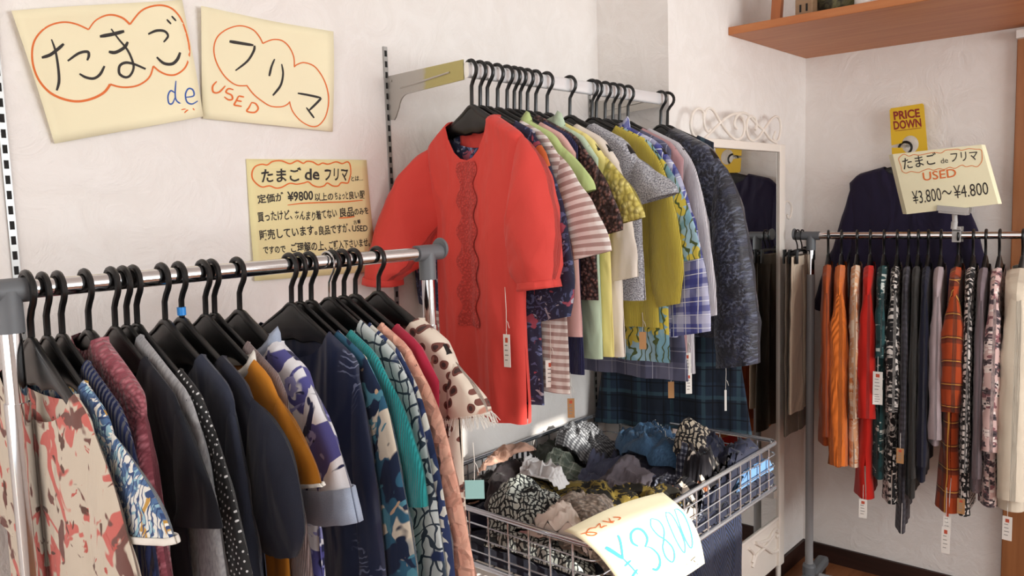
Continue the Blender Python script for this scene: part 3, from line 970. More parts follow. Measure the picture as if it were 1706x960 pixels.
# ---- front rack
R1 = ('hangers on the nearest rack', 'tops on the nearest rack', dict(barR=0.0122, hr=0.0205))
rack1 = [
 (45, dict(short='cream blouse with coral blotches', label='cream blouse with coral and brown blotches, leftmost on the nearest rack', cat='blouse', m='coral_floral', tip=158, neck=0.13, L=0.62, hk=dict(barR=0.0162, hr=0.0232), sl=dict(c=0.085, spread=0.035, a=0.09), sy=1010)),
 (72, dict(short='ornate blue blouse', label='blouse with ornate blue, white and mustard print beside the cream blotched one', cat='blouse', m='ornate', tip=197, neck=0.11, L=0.6, sl=dict(c=0.075, spread=0.075, a=0.09), sy=905, cuff=(0.006, 'piping'))),
 (97, dict(short='navy ribbed sweater', label='deep blue ribbed knit sweater hanging behind the ornate blue blouse', cat='sweater', m='navy_rib', tip=226, neck=0.075, L=0.6, sl=dict(c=0.045, spread=0.01), sy=1200)),
 (142, dict(short='dusty rose sweater', label='dusty rose textured knit showing its shoulder by the rack left end', cat='sweater', m='rose', tip=240, neck=0.035, nf=0.02, nb=0.005, L=0.6, sl=dict(c=0.05, spread=0.0), sy=1200)),
 (186, dict(short='plain dark navy blouse', label='plain dark navy blouse left of the heather grey top', cat='blouse', m='navy', tip=302, neck=0.085, L=0.62, sl=dict(c=0.09, spread=0.02, a=0.095), sy=885)),
 (206, dict(short='heather grey top', label='heather grey long-sleeved jersey top on the nearest rack', cat='shirt', m='heather', tip=337, neck=0.04, nf=0.03, L=0.64, sl=dict(c=0.05, spread=0.02), sy=1300)),
 (223, dict(short='dotted black blouse', label='black blouse with tiny white dots right of the heather grey top', cat='blouse', m='dots', tip=366, neck=0.12, L=0.6, sl=dict(c=0.075, spread=0.005), sy=1000)),
 (270, dict(short='dark slate shirt', label='dark slate shirt mostly hidden behind the dotted black blouse', cat='shirt', m='slate', tip=392, neck=0.10, L=0.6, sl=dict(c=0.06, spread=0.0), sy=1100)),
 (298, dict(short='navy puff-sleeved blouse', label='dark navy blouse with a full gathered sleeve before the mustard one', cat='blouse', m='navy2', tip=428, neck=0.11, L=0.62, sl=dict(c=0.06, spread=0.055, puff=0.028, gather=0.45, a=0.09, d=0.03), sy=935, hk=dict(band=BLUE_PLASTIC))),
 (338, dict(short='mustard orange top', label='mustard orange top edged in white behind the navy puff sleeve', cat='top', m='mustard', tip=470, neck=0.13, L=0.6, sl=dict(c=0.075, spread=0.03), sy=815, cuff=(0.004, 'piping'), collar=(0.012, 0.004, 'piping'))),
 (353, dict(short='taupe sweater', label='taupe fine-knit sweater between the mustard top and violet floral blouse', cat='sweater', m='taupe', tip=482, neck=0.09, L=0.62, sl=dict(c=0.055, spread=0.0), sy=1200)),
 (395, dict(short='violet floral blouse', label='white blouse with violet flowers and a wide chambray cuff', cat='blouse', m='white_violet', tip=525, neck=0.10, L=0.6, sl=dict(c=0.062, spread=0.03, a=0.085), sy=845, cuff=(0.04, 'chambray'), collar=(0.02, 0.004, 'chambray'))),
 (482, dict(short='navy satin blouse', label='navy satin long blouse with pale embroidery in the middle of the nearest rack', cat='blouse', m='navy_satin', tip=600, neck=0.10, L=0.64, sl=dict(c=0.06, spread=0.01), sy=1250)),
 (497, dict(short='cream and teal floral blouse', label='cream blouse with large teal and navy flowers', cat='blouse', m='teal_floral', tip=642, neck=0.10, L=0.62, sl=dict(c=0.06, spread=0.02), sy=1100)),
 (515, dict(short='teal knit', label='plain teal green knit cardigan between two flowered blouses', cat='cardigan', m='teal', tip=664, neck=0.105, L=0.5, sl=dict(c=0.055, spread=0.02), sy=850)),
 (545, dict(short='pale line-drawn blouse', label='pale grey blouse with dark line-drawn flowers next to the teal knit', cat='blouse', m='pale_line', tip=692, neck=0.085, L=0.6, sl=dict(c=0.065, spread=0.015), sy=1100, hk=dict(kind='wire'))),
 (553, dict(short='paisley blouse', label='white and navy paisley blouse left of the peach one', cat='blouse', m='paisley', tip=716, neck=0.095, L=0.6, sl=dict(c=0.06, spread=0.02), sy=1000)),
 (570, dict(short='peach lace blouse', label='peach cutwork lace blouse near the right end of the nearest rack', cat='blouse', m='peach', tip=738, neck=0.10, L=0.62, sl=dict(c=0.075, spread=0.045), sy=1100, tags=[])),
 (589, dict(short='crimson top', label='crimson top showing a narrow strip between the peach and brown-dotted blouses', cat='top', m='crimson', tip=735, neck=0.11, L=0.55, tags=[E_(800, 0.06, mat=TAG_MINT, w=0.03, h=0.03, face=False, dx=0.07)])),
 (628, dict(short='brown-dotted fringed blouse', label='ivory blouse with brown dots and a fringed sleeve, last on the nearest rack', cat='blouse', m='brown_dots', tip=768, neck=0.105, L=0.4, sl=dict(c=0.062, spread=0.012, a=0.08), sy=650)),
]
ys = [on_bar(A1, B1, r_[0]) for r_ in rack1]
CUFFS = {}
for i, (px, g) in enumerate(rack1):
    gap = min([abs(ys[i].y - ys[j].y) for j in (i - 1, i + 1) if 0 <= j < len(ys)])
    g['phase'] = 0.6; g['seed'] = i + 1; g['amp'] = 0.006
    if 'cuff' in g: g['cuff'] = (g['cuff'][0], CL[g['cuff'][1]])
    if 'collar' in g: g['collar'] = (*g['collar'][:2], CL[g['collar'][2]])
    o = hang(ys[i], R(-1.0), -0.055, g, gap, R1)
    if g['m'] == 'brown_dots':
        mb = MB()          # the sleeve's frayed edge
        s = [c for c in o.children if c.name.startswith('sleeve')][0]
        vs = [v.co for v in s.data.vertices][-19:]
        cen = sum((Vector(v) for v in vs), Vector()) / len(vs)
        for k in range(140):
            q = k / 140 * 18
            p = Vector(vs[int(q)]).lerp(Vector(vs[min(18, int(q) + 1)]), q % 1) + Vector((0, 0, 0.004))
            dv = (p - cen) * random.uniform(0.05, 0.22) + Vector((random.uniform(-.006, .010), random.uniform(-.005, .005), -random.uniform(0.012, 0.03)))
            mb.tube([p, p + dv * 0.5 + Vector((0, 0, 0.002)), p + dv], 0.0006, 4, caps=False)
        mb.build('fringe', STRING, o)

# ---- wall rail
R2 = ('hangers on the wall rail', 'clothes on the wall rail', dict(barR=0.0165, hr=0.0212))
ZR = 1.797
rail2 = [
 (778, dict(short='coral red blouse', label='long coral red blouse with a lace front panel, facing the room', cat='blouse', m='coral', W=0.18, neck=0.078, nf=0.092, nb=0.001, by=704, hem=0.15, chest=0.16, D=0.022, amp=0.012, kf=46, rows=40, free=True,
            sl=dict(c=0.062, spread=0.035, far=0.03, ffwd=-0.13, puff=0.024, gather=0.34, d=0.046, n=26, ang=8), sy=478, cuff=(0.014, 'coral'), panels=[('lace_panel', -0.030, 0.030, 0.095, 0.46, 'coral_lace', 0.0028, 0.26)], tags=[T_(0.135, 4, 0.10, z=0.36, w=0.016, h=0.07, yaw=R(20))])),
 (798, dict(short='navy multicoloured floral blouse', label='navy blouse with small many-coloured flowers behind the coral one', cat='blouse', m='navy_floral', tip=893, neck=0.105, by=672, sl=dict(c=0.07, spread=0.05, a=0.08, gather=0.3, puff=0.008), sy=535)),
 (810, dict(short='striped tee', label='taupe and white striped tee on the wall rail', cat='t-shirt', m='stripe', tip=950, neck=0.10, by=652, sl=dict(c=0.085, spread=0.055, a=0.10, d=0.03), sy=432, tags=[E_(600, 0.14, h=0.06, dx=-0.05)])),
 (827, dict(short='lime collared shirt', label='pale lime green shirt with collar behind the striped tee', cat='shirt', m='lime', tip=945, neck=0.085, by=470, collar=(0.016, 0.02, 'lime'), sl=dict(c=0.075, spread=0.02), sy=330)),
 (843, dict(short='pale pink top', label='pale pink top showing only a sliver behind the lime shirt', cat='top', m='pink', tip=962, neck=0.10, by=560)),
 (855, dict(short='long navy knit', label='long navy knit whose dark hem hangs right of the striped tee', cat='top', m='navy_knit', tip=965, neck=0.09, by=622, tags=[E_(664, 0.06, mat=TAG_KRAFT, w=0.016, h=0.045, dx=-0.04)])),
 (865, dict(short='brown sequinned top', label='brown sequinned lace top tucked behind the mint collar', cat='top', m='brown_lace', tip=995, neck=0.05, by=500, sl=dict(c=0.07, spread=0.02), sy=395)),
 (877, dict(short='mint blouse', label='mint green blouse with a wide standing collar', cat='blouse', m='mint', tip=1000, neck=0.09, nf=0.06, by=596, collar=(0.026, 0.03, 'mint'), hem=0.20)),
 (891, dict(short='pale yellow frilled tee', label='pale yellow tee with frilled sleeves beside the mint blouse', cat='t-shirt', m='yellow', tip=1030, neck=0.085, by=592, smat='yellow_frill', sl=dict(c=0.075, spread=0.035, a=0.08), sy=375)),
 (910, dict(short='cream jersey top', label='plain cream jersey top between the yellow tee and chartreuse cardigan', cat='top', m='cream', tip=1040, neck=0.09, by=592, sl=dict(c=0.055, spread=0.0), sy=470)),
 (948, dict(short='silver grey tweed top', label='silver grey tweed top with short cape sleeves', cat='top', m='tweed', tip=1082, neck=0.075, nf=0.03, by=500, sl=dict(c=0.085, spread=0.035, a=0.08, d=0.03), sy=335)),
 (985, dict(short='chartreuse cardigan', label='chartreuse yellow cardigan with long gathered sleeve', cat='cardigan', m='chartreuse', tip=1095, neck=0.075, by=545, sl=dict(c=0.055, spread=0.035, a=0.08, puff=0.012, gather=0.3, d=0.032), sy=512, tags=[E_(553, 0.05, mat=TAG_KRAFT, w=0.018, h=0.045, face=False, dx=-0.05)])),
 (992, dict(short='sky blue floral blouse', label='sky blue blouse with yellow flowers behind the chartreuse cardigan', cat='blouse', m='sky_floral', tip=1118, neck=0.08, by=602, sl=dict(c=0.07, spread=0.04), sy=440)),
 (1007, dict(short='blue plaid shirt', label='blue and white plaid shirt on the wall rail', cat='shirt', m='blue_plaid', tip=1135, neck=0.07, nf=0.04, by=560, sl=dict(c=0.075, spread=0.04, d=0.028), sy=560, collar=(0.026, 0.01, 'blue_plaid'))),
 (1020, dict(short='slate checked tunic', label='slate checked tunic whose hem hangs below the mint and yellow tops', cat='tunic', m='check_tunic', tip=1120, neck=0.09, by=630, hem=0.22)),
 (1031, dict(short='mauve pink blouse', label='mauve pink satin blouse between the plaid shirt and pale cardigan', cat='blouse', m='mauve', tip=1142, neck=0.075, by=606, tags=[E_(588, 0.10, w=0.018, h=0.06), E_(622, 0.08, w=0.016, h=0.055, dx=0.004), E_(636, 0.05, mat=TAG_KRAFT, w=0.016, h=0.045, face=False, dx=-0.05)])),
 (1045, dict(short='pale grey cardigan', label='pale grey knit cardigan with a long sleeve left of the black lace top', cat='cardigan', m='pale_cardigan', tip=1155, neck=0.07, by=620, sl=dict(c=0.05, spread=0.03, d=0.026), sy=532)),
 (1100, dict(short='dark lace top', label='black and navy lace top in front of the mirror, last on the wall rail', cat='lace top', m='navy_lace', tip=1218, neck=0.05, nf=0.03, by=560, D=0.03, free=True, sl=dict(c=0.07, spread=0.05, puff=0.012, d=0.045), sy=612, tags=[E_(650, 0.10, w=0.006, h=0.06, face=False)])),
 (1111, dict(short='dark teal plaid dress', label='long dark teal plaid dress hanging below the black lace top', cat='dress', m='plaid_dress', tip=1190, neck=0.09, L=0.885, hem=0.245, D=0.014, amp=0.008)),
]
ys = []
for px, g in rail2:
    y = solve(lambda v: project((RX, v, ZR))[0], 1.0, 2.4, px)
    ys.append(Vector((RX, y, ZR)))
ys[0].y = 1.300
for i, (px, g) in enumerate(rail2):
    gap = min([abs(ys[i].y - ys[j].y) for j in (i - 1, i + 1) if 0 <= j < len(ys)])
    g['phase'] = 1.1; g['seed'] = 40 + i; g.setdefault('amp', 0.008)
    if 'collar' in g: g['collar'] = (*g['collar'][:2], CL[g['collar'][2]])
    if 'smat' in g: g['smat'] = CL[g['smat']]
    if 'cuff' in g: g['cuff'] = (g['cuff'][0], CL[g['cuff'][1]])
    if 'panels' in g: g['panels'] = [(*q[:5], CL[q[5]], *q[6:]) for q in g['panels']]
    rz = {0: R(-10), 17: R(-6), 18: R(16)}.get(i, R(-1.0))
    o = hang(ys[i], rz, -0.068, g, gap, R2)
    o_name = g['m']

# ---- back rack
R3 = ('hangers on the back rack', 'clothes on the back rack', dict(barR=0.0122, hr=0.0205))
LS = dict(c=0.045, spread=0.0, a=0.085)
rack3 = [
 (1380, dict(short='rust sweater', label='rust brown sweater, leftmost on the back rack beside the bright orange one', cat='sweater', m='rust', fw=0.32, tpx=1374, by=735, sl=LS, sy=730)),
 (1402, dict(short='orange sweater', label='bright orange long-sleeved sweater on the back rack', cat='sweater', m='orange', fw=0.66, tpx=1397, by=770, sl={**LS, 'd': 0.036}, sy=778)),
 (1428, dict(short='peach print blouse', label='peach and cream printed blouse between the orange and red clothes', cat='blouse', m='peach_print', flare=0.4, fw=0.34, tpx=1424, by=770, sl={**LS, 'd': 0.04}, sy=700)),
 (1450, dict(short='bright red shirt', label='bright red shirt on the back rack', cat='shirt', m='red', flare=0.7, fw=0.62, tpx=1446, by=822, sl={**LS, 'd': 0.04}, sy=700, tags=[E_(833, 0.05, w=0.026, h=0.065, yaw=R(80))])),
 (1473, dict(short='teal leaf blouse', label='dark teal blouse with pale leaves beside the black and white animal print', cat='blouse', m='teal_leaf', fw=0.36, tpx=1470, by=790, sl={**LS, 'd': 0.028}, sy=600, tags=[E_(620, 0.05, w=0.03, h=0.075, yaw=R(75), on_sleeve=True), E_(650, 0.04, w=0.03, h=0.05, yaw=R(95), on_sleeve=True, dx=-0.01)])),
 (1495, dict(short='animal print blouse', label='black and white animal print blouse on the back rack', cat='blouse', m='animal', flare=0.5, fw=0.6, tpx=1492, by=830, sl={**LS, 'd': 0.04}, sy=690)),
 (1514, dict(short='charcoal checked shirt', label='charcoal small-checked shirt hanging lowest on the back rack', cat='shirt', m='grey_check', fw=0.36, tpx=1512, by=878, sl=LS, sy=760, tags=[E_(748, 0.05, mat=TAG_KRAFT, h=0.05, yaw=R(80), on_sleeve=True)])),
 (1530, dict(short='charcoal cardigan', label='plain charcoal cardigan left of the midnight navy one', cat='cardigan', m='charcoal', fw=0.38, tpx=1528, by=822, sl=LS, sy=800)),
 (1547, dict(short='midnight navy cardigan', label='midnight navy cardigan left of the pale mauve shirt', cat='cardigan', m='midnight', fw=0.48, tpx=1548, by=795, sl={**LS, 'd': 0.026}, sy=780)),
 (1568, dict(short='pale mauve shirt', label='pale mauve grey shirt left of the orange tartan shirt', cat='shirt', m='mauve_grey', fw=0.5, tpx=1572, by=735, sl={**LS, 'd': 0.026}, sy=735)),
 (1597, dict(short='orange tartan shirt', label='orange and brown tartan shirt with a rolled sleeve', cat='shirt', m='tartan', flare=1.1, fw=0.64, tpx=1596, by=845, sl={**LS, 'd': 0.042, 'puff': 0.01, 'gather': 0.3}, sy=690, tags=[E_(852, 0.10, w=0.022, h=0.08, yaw=R(85), dx=-0.03), E_(880, 0.13, w=0.024, h=0.085, yaw=R(80), dx=0.02)])),
 (1622, dict(short='black and white swirl blouse', label='black and white swirl blouse right of the orange tartan shirt', cat='blouse', m='swirl', flare=0.5, fw=0.35, tpx=1618, by=850, sl={**LS, 'd': 0.022}, sy=790, tags=[E_(832, 0.04, mat=TAG_KRAFT, h=0.05, yaw=R(80))])),
 (1643, dict(short='grey mauve cardigan', label='grey mauve cardigan between the swirl blouse and pink floral blouse', cat='cardigan', m='grey_mauve', fw=0.36, tpx=1640, by=812, sl=LS, sy=800)),
 (1666, dict(short='pink floral blouse', label='pink blouse with white and grey flowers near the right of the back rack', cat='blouse', m='pink_floral', flare=0.6, fw=0.62, tpx=1664, by=835, sl={**LS, 'd': 0.036, 'c': 0.06}, sy=755)),
 (1705, dict(short='cream coat', label='cream coat at the right end of the back rack', cat='coat', m='cream_coat', fw=0.6, tpx=1697, by=842, D=0.035, sl={**LS, 'd': 0.045, 'c': 0.07}, sy=835, tags=[E_(862, 0.06, h=0.075, w=0.026, yaw=R(80))])),
]
ys = [on_bar(A3, B3, r_[0]) for r_ in rack3]
for i, (px, g) in enumerate(rack3):
    gap = min([abs(ys[i].x - ys[j].x) for j in (i - 1, i + 1) if 0 <= j < len(ys)])
    g['phase'] = 0.3; g['seed'] = 80 + i; g['amp'] = 0.006
    g.setdefault('neck', 0.085)
    g.setdefault('W', 0.19)
    g.pop('tpx', None)
    hang(ys[i], R(-90 + 17 - 12 * (px - 1400) / 300), -0.058, g, gap, R3)
# ------------------------------------------------------------------ handwritten signs
PAPER = flat('pale_yellow_paper', '#f3e9c6', 0.85)
PAPER2 = flat('cream_paper', '#f2ecc9', 0.85)
INK = flat('black_marker', '#2a2521', 0.7)
ORANGE = flat('orange_marker', '#e0702f', 0.7)
BLUE_INK = flat('blue_marker', '#3158a6', 0.7)
SKY_INK = flat('sky_blue_marker', '#4aa3dc', 0.7)
YELLOW_CARD = flat('yellow_card', '#e3b91c', 0.5)
RED_PRINT = flat('dark_red_print', '#8e1f1a', 0.6)

def smooth_pts(P, closed=False, n=7):
    if len(P) == 2:
        return [tuple(P[0][k] + (P[1][k] - P[0][k]) * i / 4 for k in (0, 1)) for i in range(5)]
    o = []
    m = len(P)
    rng = range(m if closed else m - 1)
    g = lambda i: P[i % m] if closed else P[max(0, min(m - 1, i))]
    for i in rng:
        a, b, c, d = g(i - 1), g(i), g(i + 1), g(i + 2)
        for k in range(n):
            t = k / n
            o.append(tuple(0.5 * (2 * b[q] + (c[q] - a[q]) * t + (2 * a[q] - 5 * b[q] + 4 * c[q] - d[q]) * t * t + (3 * b[q] - a[q] - 3 * c[q] + d[q]) * t ** 3) for q in (0, 1)))
    o.append(P[0] if closed else P[-1])
    return o

class Sheet:
    """A sheet of paper: four corners as seen in the photograph, and the surface in the room they lie on."""
    def __init__(s, corners, surf):
        s.c = corners; s.S = surf
    def st(s, px, py):
        (ax, ay), (bx, by), (cx, cy), (dx, dy) = s.c      # TL TR BR BL
        u, v = 0.5, 0.5
        for _ in range(14):
            x = ax*(1-u)*(1-v) + bx*u*(1-v) + cx*u*v + dx*(1-u)*v - px
            y = ay*(1-u)*(1-v) + by*u*(1-v) + cy*u*v + dy*(1-u)*v - py
            xu = (bx-ax)*(1-v) + (cx-dx)*v; xv = (dx-ax)*(1-u) + (cx-bx)*u
            yu = (by-ay)*(1-v) + (cy-dy)*v; yv = (dy-ay)*(1-u) + (cy-by)*u
            det = xu*yv - xv*yu
            u -= (x*yv - y*xv) / det; v -= (y*xu - x*yu) / det
        return u, v
    def P(s, px, py, lift=0.0006):
        u, v = s.st(px, py)
        e = 0.01
        p = s.S(u, v)
        n = (s.S(u + e, v) - p).cross(s.S(u, v + e) - p)
        n.normalize()
        if n.dot(CAM - p) < 0: n = -n
        return p + n * lift
    def paper(s, name, mat, parent, nu=18, nv=14, th=0.0005):
        V, U = [], []
        for j in range(nv):
            for i in range(nu):
                V.append(s.S(i / (nu - 1), j / (nv - 1))); U.append((i / (nu - 1) * .3, j / (nv - 1) * .2))
        o = mesh_obj(name, V, grid_faces(nu, nv), mat, parent, U)
        sm = o.modifiers.new('sheet', 'SOLIDIFY'); sm.thickness = th; sm.offset = 0
        return o
    def stroke(s, mb, pts, w, o=(0, 0), k=1.0, closed=False, taper=0.35, lift=0.0007):
        """pts in a zoomed view with origin o and scale k; w is a width or (start, end), same units."""
        P = [(o[0] + x / k, o[1] + y / k) for x, y in pts]
        P = smooth_pts(P, closed)
        w0, w1 = (w if isinstance(w, tuple) else (w, w))
        n = len(P)
        V = []
        for i, (x, y) in enumerate(P):
            a, b = P[max(0, i - 1)], P[min(n - 1, i + 1)]
            if closed and i in (0, n - 1): a, b = P[n - 2], P[1]
            dx, dy = b[0] - a[0], b[1] - a[1]
            l = math.hypot(dx, dy) or 1.0
            t = i / (n - 1)
            ww = (w0 + (w1 - w0) * t) / k * 0.5
            if not closed and taper: ww *= 1 - taper * max(0.0, (abs(2 * t - 1) - 0.6) / 0.4)
            nx, ny = -dy / l * ww, dx / l * ww
            V += [s.P(x + nx, y + ny, lift), s.P(x - nx, y - ny, lift)]
        mb.add(V, [(2*i, 2*i+1, 2*i+3, 2*i+2) for i in range(n - 1)])
    def text(s, mb, body, p0, p1, h, o=(0, 0), k=1.0, bold=0.0, jitter=0.0, lift=0.0007):
        cu = bpy.data.curves.new('t', 'FONT')
        cu.body = body; cu.size = 1.0; cu.resolution_u = 3; cu.offset = bold
        ob = bpy.data.objects.new('t', cu); COL.objects.link(ob)
        dg = bpy.context.evaluated_depsgraph_get()
        me = bpy.data.meshes.new_from_object(ob.evaluated_get(dg))
        V = [v.co.copy() for v in me.vertices]
        F = [tuple(p.vertices) for p in me.polygons]
        bpy.data.objects.remove(ob); bpy.data.curves.remove(cu); bpy.data.meshes.remove(me)
        if not V: return
        x0 = min(v.x for v in V); x1 = max(v.x for v in V); y1 = max(v.y for v in V); y0 = min(0, min(v.y for v in V))
        dx, dy = (p1[0] - p0[0]), (p1[1] - p0[1]); l = math.hypot(dx, dy)
        out = []
        for v in V:
            a = (v.x - x0) / (x1 - x0); b = (v.y - 0) / max(0.3, y1) * h
            j = jitter * math.sin(a * l * 0.09 + h) * h
            X = p0[0] + dx * a + dy / l * (b + j) * 1.0; Y = p0[1] + dy * a - dx / l * (b + j)
            out.append(s.P(o[0] + X / k, o[1] + Y / k, lift))
        mb.add(out, F)

def wall_sheet(c, axis, val, out, seed, lift=0.010):
    """Sheet taped flat to a wall plane with slightly lifted edges."""
    Q = [at(px, py, axis, val) for px, py in c]
    d = Vector(out)
    def surf(u, v):
        p = Q[0]*(1-u)*(1-v) + Q[1]*u*(1-v) + Q[2]*u*v + Q[3]*(1-u)*v
        e = max(abs(2*u-1), abs(2*v-1)) ** 6
        return p + d * (0.0035 + lift * e * (0.5 + 0.5 * math.sin(seed + 5*u + 3*v)) + 0.0015 * math.sin(4*u + seed) )
    return Sheet(c, surf)
def poster(name, label, cat, sheet, mat, parts):
    cs = [sheet.S(0, 0), sheet.S(1, 0), sheet.S(1, 1), sheet.S(0, 1)]
    t = thing(name, label, cat, (0, 0, 0), 0, 'yellow handwritten posters on the wall')
    sheet.paper('paper', mat, t)
    for nm, mt, fn in parts:
        mb = MB(); fn(mb)
        mb.build(nm, mt, t, False)
    return t

k4 = dict(o=(0, 0), k=4.0)
s1 = wall_sheet([(15, 20), (302, 0), (334, 195), (88, 240)], 0, XW, (1, 0, 0), 0.4)
def s1_cloud(mb):
    P = [(540,200),(460,165),(380,152),(300,170),(240,215),(200,280),(188,360),(200,450),(240,540),(310,615),(400,660),(490,675),(580,655),(650,615),(688,562)]
    s1.stroke(mb, P, (10, 18), **k4, taper=0)
    s1.stroke(mb, [(688,562),(740,578),(800,583),(870,572),(930,540),(965,500),(985,440)], 12, **k4, taper=0)
    s1.stroke(mb, [(985,440),(1030,475),(1090,498),(1150,495),(1210,455),(1240,390),(1245,310),(1225,210),(1190,120),(1130,60),(1050,38),(960,50),(890,85),(820,165)], (12, 12), **k4, taper=0)
    s1.stroke(mb, [(820,165),(770,125),(700,105),(640,112),(580,145),(540,200)], (14, 9), **k4, taper=0)
def s1_ink(mb):
    for P, w in (([(250,382),(300,365),(345,330),(385,292)], 22), ([(308,262),(335,340),(355,450),(362,540),(350,600)], (12, 20)),
                 ([(412,405),(480,355),(535,345),(545,370),(535,402)], 18), ([(488,490),(530,515),(580,522),(620,495),(648,440)], (16, 20)),
                 ([(615,245),(700,230),(780,210)], 24), ([(675,345),(720,350),(780,318),(805,280)], 22),
                 ([(690,195),(740,260),(800,330),(835,400),(845,455),(820,505),(785,515),(748,490),(750,440),(790,418),(850,428),(930,460)], (14, 20)),
                 ([(950,228),(1010,205),(1070,208),(1095,240),(1062,280)], (18, 16)), ([(1010,380),(1060,420),(1120,425),(1160,395),(1182,348)], (18, 24)),
                 ([(1088,130),(1120,160)], 13), ([(1125,108),(1158,140)], 13)):
        s1.stroke(mb, P, w, **k4)
def s1_blue(mb):
    for P in ([(1148,538),(1142,620),(1150,670),(1190,700)], [(1140,620),(1110,605),(1090,640),(1095,690),(1120,692),(1142,650)],
              [(1210,650),(1270,640),(1265,600),(1235,592),(1215,630),(1225,680),(1260,695),(1298,675)]):
        s1.stroke(mb, P, 11, **k4)
def s1_de(mb):
    for P in ([(1182,735),(1235,728),(1205,755),(1215,772),(1245,770)], [(1240,724),(1250,736)], [(1266,724),(1275,738)]):
        s1.stroke(mb, P, 9, **k4)
poster('wall_poster', 'largest pale yellow poster with three black brush letters in an orange cloud', 'poster', s1, PAPER,
       [('cloud_outline', ORANGE, s1_cloud), ('brush_letters', INK, s1_ink), ('blue_letters', BLUE_INK, s1_blue), ('orange_letter', ORANGE, s1_de)])

kk = dict(o=(320, 0), k=4.174)
s2 = wall_sheet([(329, 12), (550, 54), (552, 220), (336, 198)], 0, XW, (1, 0, 0), 2.1)
def s2_cloud(mb):
    for P in ([(455,298),(430,250),(390,205),(330,180),(270,180),(200,210),(150,260),(130,330),(140,410),(175,490),(220,550),(280,590),(350,592)],
              [(345,590),(390,650),(450,700),(510,735),(580,740),(625,725),(648,703)],
              [(645,705),(665,770),(720,840),(790,878),(850,875),(900,830),(925,760),(930,680),(910,590),(870,510),(820,455),(750,432),(700,445),(678,462)],
              [(680,460),(675,390),(640,320),(590,278),(530,270),(480,285),(455,298)]):
        s2.stroke(mb, P, 9, **kk, taper=0)
def s2_ink(mb):
    for P, w in (([(230,285),(310,298),(390,310)], (24, 18)), ([(398,312),(392,350),(350,420),(270,488)], (18, 14)), ([(538,405),(515,460),(500,525)], (12, 18)),
                 ([(588,440),(598,510),(580,590),(525,660)], (12, 18)), ([(705,645),(790,660),(875,680)], (14, 16)), ([(878,682),(840,720),(790,765)], (18, 16)), ([(768,745),(825,820)], (12, 16))):
        s2.stroke(mb, P, w, **kk)
def s2_used(mb):
    for P in ([(150,565),(125,600),(130,640),(165,640),(205,595)], [(258,622),(225,615),(210,640),(245,660),(250,688),(225,692),(198,672)],
              [(292,665),(275,700),(263,727),(285,733),(312,738)], [(278,697),(312,703)], [(292,665),(328,672)], [(378,710),(360,745),(345,772),(395,780),(422,752),(405,718),(375,710)]):
        s2.stroke(mb, P, 12, **kk)
poster('wall_poster', 'pale yellow poster tilted right of the largest one with orange USED', 'poster', s2, PAPER,
       [('cloud_outline', ORANGE, s2_cloud), ('brush_letters', INK, s2_ink), ('orange_letters', ORANGE, s2_used)])

kn = dict(o=(400, 255), k=5.333)
s3 = wall_sheet([(409, 265), (607, 267), (626, 452), (421, 468)], 0, XW, (1, 0, 0), 4.4, 0.006)
def s3_cloud(mb):
    P = [(170,100),(120,120),(95,170),(100,230),(140,280),(180,300),(235,290),(290,310),(340,300),(400,268),(460,275),(520,265),(560,255),(600,285),(650,300),(700,290),(730,265),(780,290),(830,290),(860,262),(920,265),(935,235),(950,180),(940,110),(910,80),(860,95),(800,80),(730,100),(680,90),(640,105),(590,80),(540,75),(510,92),(460,70),(400,95),(330,70),(260,75),(215,105)]
    s3.stroke(mb, P, 12, **kn, closed=True)
    s3.stroke(mb, [(385,460),(500,445),(600,440),(700,436),(900,430),(1065,415)], 11, **kn)
    s3.stroke(mb, [(835,575),(910,570),(985,560)], 11, **kn)
S3_LINES = [
 [('たまご', (170, 252), (500, 240), 112), ('de', (530, 238), (660, 232), 100), ('フリマ', (705, 240), (925, 235), 100), ('とは…', (955, 245), (1070, 240), 40)],
 [('定価が', (140, 440), (355, 415), 72), ('¥9800', (385, 425), (605, 410), 82), ('以上の', (618, 418), (785, 410), 62), ('ちょっと', (800, 408), (925, 402), 62), ('良い服', (935, 402), (1090, 392), 66)],
 [('買ったけど、', (140, 602), (425, 578), 78), ('あんまり', (440, 580), (620, 592), 72), ('着てない', (632, 585), (820, 560), 76), ('良品', (845, 560), (980, 550), 78), ('のみを', (985, 545), (1125, 530), 55)],
 [('販売しています。', (155, 765), (640, 715), 82), ('良品ですが、', (655, 722), (945, 692), 76), ('USED', (960, 692), (1112, 690), 52), ('古着', (975, 628), (1045, 618), 34)],
 [('ですので', (185, 890), (370, 880), 62), ('ご理解の上、', (415, 875), (725, 855), 78), ('ご購入下さいませ。', (745, 850), (1135, 818), 70)]]
def s3_line(k):
    def f(mb):
        for b, p0, p1, h in S3_LINES[k]: s3.text(mb, b, p0, p1, h, **kn, bold=0.022, jitter=0.03)
    return f
poster('wall_poster', 'smaller yellow notice covered in rows of black handwriting above the nearest rack', 'poster', s3, flat('buff_paper', '#e9dca6', 0.85),
       [('cloud_outline', ORANGE, s3_cloud), *[('line_lettering', INK, s3_line(k)) for k in range(5)]])

